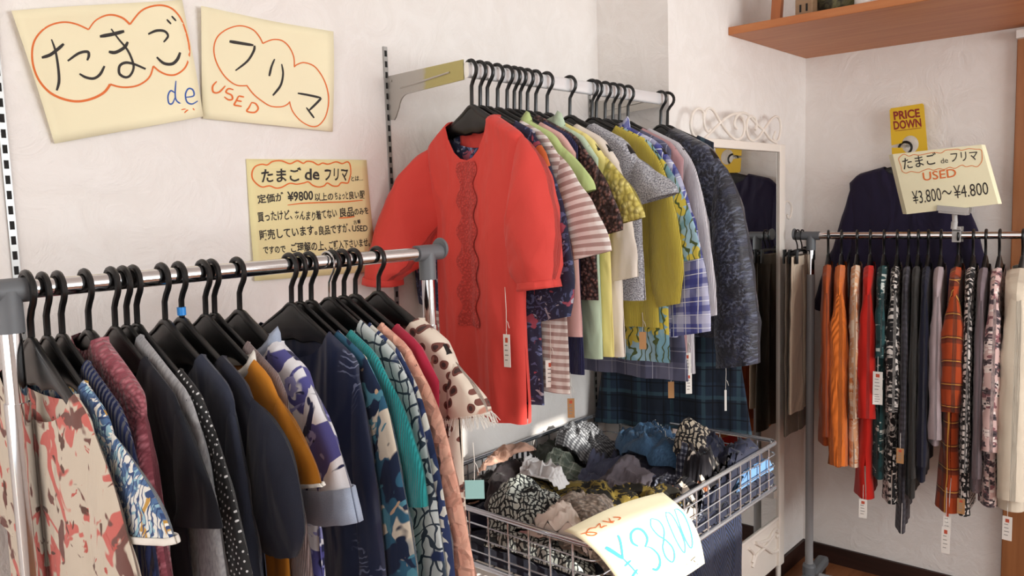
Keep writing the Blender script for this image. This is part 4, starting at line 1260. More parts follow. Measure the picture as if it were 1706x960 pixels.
# ---- price board clipped to the back rack
YS = 2.872
cb = [(1487, 257), (1635, 241), (1663, 340), (1511, 357)]
Qb = [at(px, py, 1, YS) for px, py in cb]
s4 = Sheet(cb, lambda u, v: Qb[0]*(1-u)*(1-v) + Qb[1]*u*(1-v) + Qb[2]*u*v + Qb[3]*(1-u)*v + Vector((0, -0.004 * math.sin(math.pi * u), 0)))
t = thing('price_board', 'cream folded price card with an orange USED clipped to the back rack bar', 'sign', (0, 0, 0))
mb = MB()
n = 8
for row in range(2):
    pass
V = []
back = Vector((-0.022, 0.034, 0.0)); 
for v in (0.0, 1.0):
    for i in range(n): V.append(s4.S(i / (n - 1), v))
    V.append(s4.S(1, v) + Vector((0.004, 0.034, 0)))
    V.append(s4.S(0, v) + back)
m_ = n + 2
mb.add(V, [(i, (i + 1) % m_, m_ + (i + 1) % m_, m_ + i) for i in range(m_)] + [tuple(range(m_))[::-1], tuple(range(m_, 2 * m_))])
mb.build('card', PAPER2, t, False)
kb = dict(o=(1470, 230), k=5.645)
def add(nm, mt, fn):
    q = MB(); fn(q); q.build(nm, mt, t, False)
add('cloud_outline', flat('thin_orange_marker', '#e08a4c', 0.7), lambda q: s4.stroke(q, [(160,190),(210,152),(260,170),(310,155),(360,160),(420,150),(500,135),(570,140),(610,115),(660,110),(720,105),(760,115),(820,100),(880,105),(930,112),(940,160),(938,220),(900,270),(850,260),(800,270),(760,255),(700,285),(650,275),(600,295),(550,288),(500,302),(450,290),(390,310),(350,325),(280,315),(230,330),(190,310),(180,265),(165,225)], 7, **kb, closed=True))
def s4_head(q):
    s4.text(q, 'たまご', (205, 292), (535, 235), 105, **kb, bold=0.008)
    s4.text(q, 'de', (570, 240), (637, 230), 48, **kb, bold=0.0)
    s4.text(q, 'フリマ', (662, 222), (905, 200), 82, **kb, bold=0.008)
def s4_price(q):
    s4.text(q, '¥3.800〜', (300, 622), (680, 568), 122, **kb, bold=0.0)
    s4.text(q, '¥4.800', (698, 568), (1006, 528), 120, **kb, bold=0.0)
add('heading_lettering', INK, s4_head)
add('price_lettering', INK, s4_price)
add('orange_letters', ORANGE, lambda q: s4.text(q, 'USED', (400, 402), (715, 362), 78, **kb, bold=0.008))
CLEAR = Mat('clear_plastic', 'Object')
CLEAR.b.inputs['Transmission Weight'].default_value = 0.55
CLEAR = CLEAR.done('#eeeae6', 0.25, fold=False, spec=0.5)
pc = (s4.S(0.5, 1) + s4.S(0.55, 1)) / 2
cl = thing('sign_clip', 'clear plastic clip holding the price card on the back rack bar', 'clip', (pc.x, YS + 0.017, 0))
zb = 1.358
M = Matrix.Translation((0, 0, pc.z)) @ Matrix.Rotation(R(7), 4, 'Y')
mb = MB()
mb.box((-0.046, -0.028, -0.010), (0.046, -0.0225, 0.008), 0, M); mb.box((-0.046, 0.022, -0.010), (0.046, 0.027, 0.008), 0, M)
mb.box((-0.040, -0.028, -0.016), (0.040, 0.027, -0.010), 0, M)
mb.tube([(0, 0, pc.z - 0.014), (0.002, 0, pc.z - 0.045)], 0.008, 14).build('jaw', CLEAR, cl, True, 0.001)
yb = A3.y + (B3.y - A3.y) * (pc.x - A3.x) / (B3.x - A3.x) - (YS + 0.017)
mb = MB().tube([(0.001, 0, pc.z - 0.04), (-0.001, 0, zb + 0.022)], 0.0095, 14)
mb.box((-0.013, yb - 0.019, zb - 0.022), (0.013, yb - 0.0145, zb + 0.028))
mb.box((-0.013, yb + 0.0145, zb - 0.022), (0.013, yb + 0.019, zb + 0.028))
mb.box((-0.013, yb - 0.019, zb + 0.0135), (0.013, yb + 0.019, zb + 0.018))
mb.build('clamp', CLEAR, cl, True, 0.001)

# ---- sweater on the wall with the price-down card
HX, HY = -0.868, 3.188
hz = at(1513, 232, 1, HY).z - 0.018
make_hanger('black plastic hanger on the back wall carrying the deep purple sweater', (HX, HY, hz), R(0), -0.058, barR=0.004, hr=0.0215, half=0.17, slope=0.24)
garment('sweater', 'deep purple sweater hung flat on the back wall behind the price card', 'sweater', (HX, HY, hz), 0.0, CL['purple'], -0.058, W=0.20, neck=0.07, nf=0.04, L=0.58, D=0.016, slope=0.24, seed=120,
        sl=dict(L=0.50, c=0.05, spread=0.10, d=0.018, u1=(0.12, 0.16)))
nail = MB().tube([(HX, YB, hz), (HX, HY - 0.006, hz)], 0.0035, 10).lathe([(0, 0), (0.009, 0), (0.010, 0.003), (0, 0.003)], Matrix.Translation((HX, YB, hz)) @ Matrix.Rotation(R(90), 4, 'X'), 14).build('wall_peg', STEEL)
tag(nail, 'small steel wall peg holding the purple sweater on the back wall', 'peg')
cc = [(1482, 181), (1539, 172), (1547, 268), (1487, 274)]
Qc = [at(px, py, 1, HY - 0.012) for px, py in cc]
s5 = Sheet(cc, lambda u, v: Qc[0]*(1-u)*(1-v) + Qc[1]*u*(1-v) + Qc[2]*u*v + Qc[3]*(1-u)*v)
t = thing('price_down_card', 'yellow card with dark red PRICE DOWN lettering on the sweater hanger', 'sign', (0, 0, 0))
poly = [(0.04, 0), (0.96, 0), (1, 0.03), (1, 0.98), (0.96, 1), (0.04, 1), (0, 0.97), (0, 0.70)]
for i in range(19):
    a = R(165) - i / 18 * R(330)
    poly.append((0.53 + 0.24 * math.cos(a + R(0)), 0.69 - 0.155 * math.sin(a)) if False else (0.53 - 0.24 * math.cos(R(15) + i / 18 * R(330)), 0.68 + 0.155 * math.sin(R(15) + i / 18 * R(330))))
poly += [(0, 0.66), (0, 0.03)]
mb = MB().prism(poly, -0.0006, 0.0006, lambda a, b, d: s5.S(a, b) + Vector((0, d, 0)))
mb.build('card', YELLOW_CARD, t, False)
mb = MB()
kp = dict(o=(1470, 160), k=9.6)
s5.text(mb, 'PRICE', (190, 380), (610, 330), 132, **kp, bold=0.03, lift=0.0012)
s5.text(mb, 'DOWN', (190, 535), (632, 485), 132, **kp, bold=0.03, lift=0.0012)
s5.stroke(mb, [(205, 560), (420, 535), (630, 508)], 9, **kp, lift=0.0012)
mb.build('red_letters', RED_PRINT, t, False)
WIRES = flat('bright_wire', '#cfd4dc', 0.16, 0.88)
# ------------------------------------------------------------------ wire basket on wall brackets
BX0, BX1, BY0, BY1, ZT, ZB = -1.488, -0.902, 1.255, 2.135, 0.818, 0.690
bk = thing('wire_basket', 'large chrome wire basket on the wall brim-full of crumpled clothes', 'basket', (0, 0, 0))
def rrect(x0, x1, y0, y1, z, r, n=6):
    P = []
    for cx, cy, a0 in ((x1 - r, y1 - r, 0), (x0 + r, y1 - r, 90), (x0 + r, y0 + r, 180), (x1 - r, y0 + r, 270)):
        for i in range(n + 1):
            a = R(a0 + 90 * i / n)
            P.append((cx + r * math.cos(a), cy + r * math.sin(a), z))
    return P
MB().tube(rrect(BX0, BX1, BY0, BY1, ZT, 0.025), 0.0062, 12, True).build('rim', WIRES, bk)
MB().tube(rrect(BX0, BX1, BY0, BY1, ZB, 0.025), 0.0062, 12, True).build('base_rim', WIRES, bk)
mb = MB()
for i in range(1, 4):
    z = ZB + (ZT - ZB) * i / 4
    mb.tube(rrect(BX0, BX1, BY0, BY1, z, 0.025), 0.0019, 6, True)
ny, nx = 15, 10
for i in range(1, ny):
    y = BY0 + (BY1 - BY0) * i / ny
    for x in (BX0, BX1): mb.tube([(x, y, ZB), (x, y, ZT)], 0.0024, 6)
    mb.tube([(BX0, y, ZB - 0.002), (BX1, y, ZB - 0.002)], 0.002, 6)
for i in range(1, nx):
    x = BX0 + (BX1 - BX0) * i / nx
    for y in (BY0, BY1): mb.tube([(x, y, ZB), (x, y, ZT)], 0.0024, 6)
    mb.tube([(x, BY0, ZB + 0.001), (x, BY1, ZB + 0.001)], 0.002, 6)
mb.build('wire_grid', WIRES, bk)
for y in (1.287, 2.108):
    mb = MB()
    mb.prism([(0.003, -0.008), (0.60, -0.008), (0.60, -0.026), (0.10, -0.045), (0.05, -0.09), (0.003, -0.10)], -0.0015, 0.0015, lambda a, b, d: Vector((XW + a, y + d, ZB + b)))
    mb.box((BX1 - 0.02, y - 0.012, ZB - 0.026), (BX1 + 0.006, y + 0.012, ZB - 0.006))
    mb.build('wall_bracket', STEEL, bk, False)
lowb = MB().tube([(-0.945, 1.287, ZB - 0.035), (-0.945, 2.108, ZB - 0.035)], 0.006, 10)
lowb.build('under_bar', CHROME, bk)

# clothes heaped in it: each sheet lies on what was put in before
GX, GY, CS = 76, 114, 0.0078
X0, Y0 = BX0 + 0.008, BY0 + 0.008
XM, YM = BX1 - 0.008, BY1 - 0.008
Hm = [[ZB + 0.006] * GY for _ in range(GX)]
def hm(x, y, blur=3):
    fi, fj = (x - X0) / CS, (y - Y0) / CS
    i, j = int(fi), int(fj)
    mx = 0.0; sm = 0.0; c = 0
    for a in range(i - blur, i + blur + 2):
        for b in range(j - blur, j + blur + 2):
            if 0 <= a < GX and 0 <= b < GY:
                v = Hm[a][b]; sm += v; c += 1
                if v > mx: mx = v
    if not c: return ZB + 0.006, ZB + 0.006
    return mx, sm / c
def heap(label, cat, mat, px, py, zc, a, b, rot, th, seed, fold=0.016, fs=9.0, name=None, aniso=3.0, panels=None, sq=2.6, kids=()):
    c = at(px, py, 2, zc)
    cr, sr = math.cos(R(rot)), math.sin(R(rot))
    nr, ns = 26, 96
    def shape(ph):
        e = (abs(math.cos(ph)) ** sq + abs(math.sin(ph)) ** sq) ** (-1 / sq)
        return e * (1 + 0.16 * nz(math.cos(ph) * 1.6 + seed, math.sin(ph) * 1.6, seed * 1.3) + 0.07 * nz(math.cos(ph) * 5 + seed, math.sin(ph) * 5, seed))
    def loc(r, ph):
        k = shape(ph) * r
        lx, ly = a * k * math.cos(ph), b * k * math.sin(ph)
        x, y = c.x + lx * cr - ly * sr, c.y + lx * sr + ly * cr
        return max(X0, min(XM, x)), max(Y0, min(YM, y))
    def ridge(x, y):
        lx, ly = (x - c.x) * cr + (y - c.y) * sr, -(x - c.x) * sr + (y - c.y) * cr
        w = 0.045 * nz(x * 9 + seed, y * 9, seed)
        n1 = abs(nz((lx + w) * fs * 0.8 + seed * 7, (ly + w) * fs * aniso * 0.8, seed * 2.0))
        n2 = abs(nz((lx - w) * fs * 2.0 + seed, (ly + w) * fs * 3.4 + 3, seed + 5.0))
        n3 = nz(lx * 7 + seed, ly * 7, seed * 3.0)
        return fold * (1.35 * max(0.0, 1 - n1 * 3.2) ** 1.5 + 0.55 * max(0.0, 1 - n2 * 3.0) ** 1.4 - 0.35 + 0.9 * n3)
    def heights(x, y, r):
        mx, av = hm(x, y)
        bot = mx + 0.0012
        t_ = 0.55 * th * max(0.0, 1 - r ** 7) ** 0.5 + 0.25 * th * (1 - r * r)
        top = max(bot + 0.0012, 0.35 * bot + 0.65 * max(av, bot - 0.01) + t_ + ridge(x, y) * max(0.0, 1 - r ** 9))
        return bot, top
    V, U = [], []
    for k in range(nr):
        r = (k / (nr - 1)) ** 0.8
        for j in range(ns):
            x, y = loc(r, 2 * math.pi * j / ns)
            bo, to = heights(x, y, r)
            V.append((x, y, to if k < nr - 1 else (bo + 0.0006)))
            U.append(((x - c.x) * cr + (y - c.y) * sr + seed, -(x - c.x) * sr + (y - c.y) * cr + (to - zc) * 0.7))
    nt = len(V)
    for k in range(nr):
        r = (k / (nr - 1)) ** 0.8
        for j in range(ns):
            x, y = loc(r, 2 * math.pi * j / ns)
            V.append((x, y, heights(x, y, r)[0])); U.append((x, y))
    F = []
    for k in range(nr - 1):
        for j in range(ns):
            p, q = k * ns + j, k * ns + (j + 1) % ns
            F.append((p, p + ns, q + ns, q))
            F.append((nt + p, nt + q, nt + q + ns, nt + p + ns))
    for j in range(ns):
        p, q = (nr - 1) * ns + j, (nr - 1) * ns + (j + 1) % ns
        F.append((p, nt + p, nt + q, q))
    top = V[:nt]
    # write the new top into the height map
    upd = {}
    for k in range(GX):
        for l in range(GY):
            x, y = X0 + k * CS, Y0 + l * CS
            dx, dy = x - c.x, y - c.y
            lx, ly = dx * cr + dy * sr, -dx * sr + dy * cr
            if abs(lx) > a * 1.6 or abs(ly) > b * 1.6: continue
            ph = math.atan2(ly / b, lx / a)
            rr = math.hypot(lx / a, ly / b) / max(0.05, shape(ph))
            if rr <= 1.0: upd[(k, l)] = heights(x, y, rr)[1]
    for (k, l), v in upd.items(): Hm[k][l] = max(Hm[k][l], v)
    o = mesh_obj(name or cat.replace(' ', '_'), V, F, mat, None, U)
    tag(o, label, cat, 'crumpled clothes in the wire basket')
    return o, (lambda x, y: heights(x, y, 0.3)[1])

CB = {}
CB['black'] = plain('basket_black', '#121114', 0.85)
CB['navy'] = plain('basket_navy', '#191c30', 0.85)
CB['ink'] = plain('basket_ink_blue', '#1b1f33', 0.8)
CB['peach'] = plain('basket_peach_facing', '#c9a08c', 0.8)
CB['stripe'] = (lambda m: m.done(m.mix(m.stripe(0, 0.014, 0.5), '#0f0f12', '#d7d6d8'), 0.8, weave(m), 0.2, 0.001))(Mat('black_white_stripe'))
CB['white'] = plain('basket_white', '#dcdada', 0.8)
CB['sage'] = C_plaid('sage_plaid', '#8d978a', both('#5f6b60', 0.03, 0.4, 0.0, 0.6) + both('#c2c8bc', 0.03, 0.08, 0.01, 0.7))
CB['olive'] = plain('basket_olive', '#42453f', 0.9)
CB['mini'] = C_plaid('mini_grey_check', '#aeb0b4', both('#2b2c33', 0.0085, 0.5, 0.0, 0.65))
CB['slate'] = plain('basket_slate', '#565a72', 0.75)
CB['dslate'] = plain('basket_dark_slate', '#3d3f52', 0.8)
m = Mat('blue_denim')
v_ = m.n('TexNoise', None, Vector=m.scale((1, 0.2, 1)), Scale=420.0, Detail=2.0)
CB['denim'] = m.done(m.mix(m.step(v_, 0.3, 0.7), '#2a4a6c', '#456c90'), 0.75, v_, 0.3, 0.001, 0.1)
CB['taupe'] = plain('basket_taupe', '#7a6a5e', 0.85)
CB['grey_taupe'] = plain('basket_grey_taupe', '#6f6870', 0.8)
CB['brown'] = plain('basket_charcoal_brown', '#3d3639', 0.85)
CB['mustard'] = C_blobs('black_mustard_flowers', '#1c1913', [('#75632a', 30, 0.5, (1, 1, 1)), ('#9c8740', 42, 0.6, (1, 1, 1)), ('#1a1712', 60, 0.58, (1, 1, 1))])
m = Mat('beige_crochet')
v_ = m.n('TexVoronoi', None, Vector=m.scale((1, 1.6, 1)), Scale=95.0)
st_ = m.stripe(1, 0.02, 0.45)
CB['crochet'] = m.done(m.mix(m.math('MULTIPLY', m.step(v_, 0.35, 0.6), 0.75), '#a8988a', '#5f5348'), 0.95, m.math('ADD', v_, st_), 1.0, 0.006, 0.2)
CB['orange_floral'] = C_blobs('black_orange_flowers', '#15131a', [('#d0c6ba', 26, 0.60, (1, 1, 1)), ('#b0643c', 20, 0.62, (1, 1, 1)), ('#7f96ac', 30, 0.68, (1, 1, 1))])
CB['scribble'] = C_lines('black_white_scribble', '#bfc4bd', '#25282a', 30, 0.30, 10.0)
m = Mat('cream_pink_scarf')
c = m.mix(m.blobs(10, 0.56, 0.04, 2.0), '#e0d3c8', '#b98f92')
c = m.mix(m.blobs(9, 0.63, 0.05, 6.0), c, '#a48a6c')
c = m.mix(m.math('MULTIPLY', m.blobs(90, 0.52, 0.01, 3.0), m.blobs(12, 0.58, 0.02, 9.0)), c, '#1f1c1e')
CB['scarf'] = m.done(c, 0.75, weave(m), 0.2, 0.001, 0.1)
CB['jeans'] = plain('pale_jeans', '#5f86b4', 0.85)
CB['paisley'] = C_lines('cream_black_paisley', '#b9ae9c', '#17161b', 26, 0.35, 9.0)
CB['gingham'] = C_plaid('navy_gingham', '#8b8f9e', both('#1a1d30', 0.012, 0.55, 0.0, 0.8))

hp = []
hp.append(heap('dark navy garment at the bottom of the basket front', 'top', CB['navy'], 870, 915, 0.74, 0.27, 0.22, 0, 0.045, 1, 0.006))
hp.append(heap('black garment lining the back half of the basket', 'top', CB['black'], 1020, 770, 0.74, 0.27, 0.24, 10, 0.065, 2, 0.006))
hp.append(heap('dark ink blue garment under the heap at the right side', 'top', CB['ink'], 1190, 800, 0.74, 0.15, 0.32, 0, 0.045, 3, 0.006))
heap('pale blue jeans wedged in the far right corner of the basket', 'jeans', CB['jeans'], 1264, 790, 0.76, 0.065, 0.12, 8, 0.05, 4, 0.010)
heap('navy cloth in the near left corner of the basket', 'top', CB['navy'], 805, 830, 0.77, 0.11, 0.11, 20, 0.045, 5, 0.012)
heap('black lace-trimmed top piled in the near left back of the basket', 'top', CB['black'], 812, 790, 0.80, 0.13, 0.12, 30, 0.060, 6, 0.014)
heap('dark olive cloth against the back rim of the basket', 'top', CB['olive'], 925, 735, 0.80, 0.08, 0.11, 0, 0.045, 7, 0.012)
heap('taupe brown trousers along the far rim behind the denim shirt', 'trousers', CB['taupe'], 1140, 722, 0.80, 0.17, 0.055, -12, 0.055, 8, 0.010)
heap('sage green checked shirt near the back rim', 'shirt', CB['sage'], 935, 757, 0.81, 0.06, 0.075, 15, 0.03, 9, 0.010)
heap('grey small-checked shirt heaped against the back rim corner', 'shirt', CB['mini'], 985, 722, 0.83, 0.08, 0.105, -20, 0.075, 10, 0.014)
heap('charcoal brown blouse in the left middle of the heap', 'blouse', CB['brown'], 890, 800, 0.83, 0.12, 0.12, 20, 0.045, 13, 0.016)
heap('black and white striped scrap beside the peach facing', 'top', CB['stripe'], 880, 765, 0.84, 0.06, 0.07, 40, 0.03, 11, 0.010)
heap('slate blue scarf curving down beside the grey checked shirt', 'scarf', CB['slate'], 1030, 745, 0.83, 0.055, 0.13, -18, 0.045, 14, 0.014)
heap('dark slate trousers in the middle right of the heap', 'trousers', CB['dslate'], 1075, 775, 0.83, 0.10, 0.12, 25, 0.03, 15, 0.014)
dn, dnf = heap('blue denim shirt with pale topstitching on top of the heap', 'denim shirt', CB['denim'], 1100, 728, 0.85, 0.135, 0.115, -25, 0.080, 16, 0.016)
heap('ink navy trousers folded over at the right rim', 'trousers', CB['ink'], 1215, 758, 0.83, 0.09, 0.16, 15, 0.075, 17, 0.016)
heap('black and cream paisley bundle between denim and navy trousers', 'scarf', CB['paisley'], 1152, 745, 0.86, 0.045, 0.055, 20, 0.035, 18, 0.012)
heap('navy gingham shirt peeking out below the navy trousers', 'shirt', CB['gingham'], 1128, 790, 0.83, 0.06, 0.06, 0, 0.02, 19, 0.012)
heap('grey taupe skirt in the middle of the heap', 'skirt', CB['grey_taupe'], 1010, 770, 0.85, 0.13, 0.08, 60, 0.022, 20, 0.014)
heap('black blouse with orange and white flowers at the right wires', 'blouse', CB['orange_floral'], 1178, 832, 0.80, 0.095, 0.20, -4, 0.050, 21, 0.014)
heap('black and mustard flowered blouse in the centre of the heap', 'blouse', CB['mustard'], 985, 800, 0.86, 0.19, 0.13, 30, 0.045, 22, 0.016)
heap('crumpled white cloth catching the sun at the basket back', 'top', CB['white'], 905, 766, 0.88, 0.06, 0.038, 10, 0.014, 12, 0.014)
heap('black and white scribble-print blouse near the basket front', 'blouse', CB['scribble'], 895, 855, 0.83, 0.15, 0.12, 25, 0.045, 23, 0.016)
heap('beige crochet lace cardigan on top of the mustard blouse', 'cardigan', CB['crochet'], 1015, 822, 0.88, 0.13, 0.08, 40, 0.036, 24, 0.010)
heap('cream scarf with pink blooms over the front of the heap', 'scarf', CB['scarf'], 900, 885, 0.83, 0.10, 0.075, 25, 0.035, 25, 0.014)
heap('peach facing of a black top lying over the back rim', 'top', CB['peach'], 845, 765, 0.86, 0.03, 0.075, -28, 0.016, 26, 0.007)
# denim topstitching and snap, on the shirt's own surface
dc = at(1105, 728, 2, 0.85)
mb = MB()
for off in (-0.018, -0.010, 0.03):
    pts = []
    for i in range(26):
        q = -0.085 + 0.17 * i / 25
        cr, sr = math.cos(R(-25)), math.sin(R(-25))
        x, y = dc.x + q * cr - off * sr, dc.y + q * sr + off * cr
        pts.append((x, y))
    bv = [v.co for v in dn.data.vertices[:26 * 96]]
    for i in range(0, 25, 1):
        P = []
        for (x, y) in (pts[i], ((pts[i][0] * 2 + pts[i + 1][0]) / 3, (pts[i][1] * 2 + pts[i + 1][1]) / 3)):
            z = max(v.z for v in sorted(bv, key=lambda v: (v.x - x) ** 2 + (v.y - y) ** 2)[:3])
            P.append((x, y, z + 0.0008))
        mb.tube(P, 0.0009, 5)
mb.build('topstitching', STRING, dn)

# herringbone trousers folded over the bar under the basket
def folded(name, label, cat, mat, x, y0, y1, ztop, zbot, th, seed, group=None):
    V, U, F = [], [], []
    nu, nv = 24, 26
    for sg in (-1, 1):
        off = len(V)
        for i in range(nv):
            q = i / (nv - 1)
            for j in range(nu):
                s = j / (nu - 1)
                y = y0 + (y1 - y0) * s
                z = ztop - (ztop - zbot) * q
                r = min(1.0, q * 12) ** 0.5
                f = 0.012 * (0.3 + 0.7 * q) * math.sin(s * 13 + seed) + 0.004 * nz(s * 6, q * 4, seed)
                V.append((x + sg * th * r * (1 - abs(2 * s - 1) ** 8) ** 0.5 + f, y, z)); U.append((y, z))
        F += grid_faces(nu, nv, off, sg < 0)
    o = mesh_obj(name, V, F, mat, None, U)
    return tag(o, label, cat, group)
folded('trousers', 'navy herringbone trousers draped over the bar under the basket', 'trousers', CL['herring'], -0.945, 1.56, 1.99, ZB - 0.028, 0.10, 0.012, 2.0)

# ---- the price sheet tucked over the basket corner
pts = [(939, 885), (1105, 821), (1173, 938), (1056, 1010)]
cn = Vector((0.72, -0.66, 0.20)).normalized()
pk = Vector((BX1 + 0.006, BY0 - 0.006, ZT + 0.006)) + cn * 0.004
Qp = []
ex = (cam_r * 0.87 + cam_u * 0.5); ex -= cn * ex.dot(cn); ex.normalize()
ey = (cam_r * -0.3 + cam_u * 0.95); ey -= cn * ey.dot(cn); ey.normalize()
for q in pts:
    d = ray(*q)
    Qp.append(CAM + d * ((pk - CAM).dot(cn) / d.dot(cn)))
s6 = Sheet(pts, lambda u, v: Qp[0]*(1-u)*(1-v) + Qp[1]*u*(1-v) + Qp[2]*u*v + Qp[3]*(1-u)*v + cn * (0.010 * math.sin(math.pi * u) + 0.004 * math.sin(5 * u + 3 * v)) + ex * (0.021 * math.sin(math.pi * v) * u + 0.018 * math.sin(math.pi * v ** 0.7) * (1 - u)) + ey * (0.012 * math.sin(math.pi * u) * (1 - v)))
t = thing('price_sheet', 'large cream paper with a blue price over the near corner of the basket', 'sign', (0, 0, 0))
s6.paper('paper', PAPER2, t)
# strokes are traced on the picture, so the sheet is looked up along the sight line
def s6_uv(px, py):
    u, v = s6.st(px, py)
    for _ in range(8):
        X, Y = project(s6.S(u, v)); e = 0.01
        Xu, Yu = project(s6.S(u + e, v)); Xv, Yv = project(s6.S(u, v + e))
        a, b, c, d = (Xu - X) / e, (Xv - X) / e, (Yu - Y) / e, (Yv - Y) / e
        det = a * d - b * c
        u += ((px - X) * d - (py - Y) * b) / det; v += ((py - Y) * a - (px - X) * c) / det
    return u, v
s6.st0 = s6.st
class _W(Sheet):
    def st(s, px, py): return s6_uv(px, py)
    def P(s, px, py, lift=0.0016): return Sheet.P(s, px, py, 0.0016)
s6w = _W(pts, s6.S)
ko = dict(o=(930, 810), k=6.4)
mb = MB()
for P, w in (([(505,650),(600,710),(690,770)], (44, 36)), ([(635,520),(665,600),(690,770)], (26, 22)), ([(690,770),(760,840),(850,940)], 14), ([(708,852),(775,790)], 22), ([(780,975),(845,885)], 24),
             ([(850,640),(790,600),(775,510),(830,455),(900,475),(950,560),(925,650)], 26), ([(925,640),(1000,665),(1070,740),(1085,830),(1050,890),(1005,880)], (10, 34)),
             ([(985,350),(990,430),(1060,520),(1150,580),(1220,660),(1240,750),(1215,810),(1150,760),(1115,660),(1125,570),(1125,460),(1070,370),(985,345)], 15),
             ([(1150,275),(1155,340),(1220,500),(1290,640),(1345,710),(1350,620),(1310,500),(1250,370),(1190,290),(1140,285)], 12),
             ([(1240,250),(1300,430),(1360,580),(1415,660),(1430,590),(1400,450),(1340,310),(1280,250),(1240,250)], 13)):
    s6w.stroke(mb, P, w, **ko)
mb.build('blue_price', SKY_INK, t, False)
mb = MB()
for P in ([(240,510),(330,490),(410,500),(370,525),(300,510),(330,455),(400,440)], [(400,440),(440,400),(455,440),(490,425),(520,420)], [(470,370),(530,382),(590,390)], [(540,340),(560,375),(600,372)], [(585,330),(660,335),(640,362)]):
    s6w.stroke(mb, P, 11, **ko)
mb.build('orange_writing', ORANGE, t, False)
mb = MB()
for P in ([(1410,800),(1440,770),(1462,750)], [(1440,790),(1462,812)], [(1365,832),(1372,836)], [(1480,832),(1490,836)]):
    s6w.stroke(mb, P, 6, **ko)
mb.build('small_writing', INK, t, False)
# ------------------------------------------------------------------ standing mirror
MX = -1.205
MY0, MY1, MZ0, MZ1 = 2.264, 2.90, 0.15, 1.690
mr = thing('standing_mirror', 'tall cream iron-framed mirror with scrollwork against the corner wall', 'mirror', (MX, 2.58, 0))
def L(x, y, z): return (x - MX, y - 2.58, z)
fw = 0.045
mb = MB()
mb.box(L(MX - 0.022, MY0, 0.10), L(MX + 0.008, MY0 + fw, MZ1)); mb.box(L(MX - 0.022, MY1 - fw, 0.10), L(MX + 0.008, MY1, MZ1))
mb.box(L(MX - 0.022, MY0 + fw, MZ1 - 0.028), L(MX + 0.008, MY1 - fw, MZ1))
mb.box(L(MX - 0.020, MY0 + fw, 0.285), L(MX + 0.006, MY1 - fw, 0.298))
mb.build('frame', WHITE_METAL, mr, False, 0.003)
MB().box(L(MX - 0.018, MY0 + fw, 0.10), L(MX - 0.004, MY1 - fw, 0.285)).build('lower_panel', WHITE_METAL, mr, False)
mirror_m = flat('mirror_silver', '#dcdedd', 0.015, 1.0)
MB().box(L(MX - 0.010, MY0 + fw - 0.004, 0.298), L(MX, MY1 - fw + 0.004, MZ1 - 0.026)).build('glass', mirror_m, mr, False)
MB().box(L(MX - 0.020, MY0 + fw - 0.002, 0.290), L(MX - 0.011, MY1 - fw + 0.002, MZ1 - 0.02)).build('backing', DARK, mr, False)
for y in (MY0 + 0.02, MY1 - 0.02):
    mb = MB()
    mb.tube([L(MX - 0.008, y, 0.12), L(MX - 0.008, y, 0.01)], 0.010, 10)
    mb.lathe([(0, 0), (0.016, 0), (0.016, 0.012), (0, 0.016)], Matrix.Translation(L(MX - 0.008, y, 0)), 14)
    mb.build('foot', WHITE_METAL, mr)
def scroll(P, o, k, r, x=MX, closed=False):
    Q = smooth_pts([(o[0] + a / k, o[1] + b / k) for a, b in P])
    return [L(*at(px, py, 0, x)) for px, py in Q], r
mb = MB()
o6, k6 = (1130, 170), 3.84
for P in ([(205,178),(190,190),(172,165),(165,115),(175,60),(200,40),(230,62),(270,130),(320,200),(370,240),(410,222),(425,160),(410,100),(385,82),(365,112),(360,150),(374,172)],
          [(170,232),(215,190),(270,132),(330,88),(390,72),(440,78),(500,140),(545,182),(590,240),(628,262)],
          [(492,178),(500,150),(490,105),(460,92),(440,130),(440,200),(470,246),(510,230),(560,160),(600,106),(635,95),(655,140),(650,210),(632,250),(610,232),(622,190)],
          [(150,232),(100,215),(80,150),(95,70),(130,42),(160,62),(162,110)]):
    q, r = scroll(P, o6, k6, 0.0045)
    mb.tube(q, r, 8)
mb.build('crest_scroll', WHITE_METAL, mr)
mb = MB()
q, r = scroll([(345,140),(362,112),(375,82),(400,75),(425,110),(425,170),(410,210),(395,205),(390,180)], (1230, 320), 4.8, 0.004)
mb.tube(q, r, 8); mb.build('side_scroll', WHITE_METAL, mr)
mb = MB()
for P in ([(560,778),(576,800),(570,850),(545,866),(520,850),(480,828),(500,825),(530,812),(550,780),(562,772),(568,790),(560,806)], [(465,925),(480,880),(520,840),(548,800)], [(452,850),(470,870),(465,905)]):
    q, r = scroll(P, (1060, 560), 2.4, 0.006)
    mb.tube(q, r, 8)
mb.build('lower_scroll', WHITE_METAL, mr)

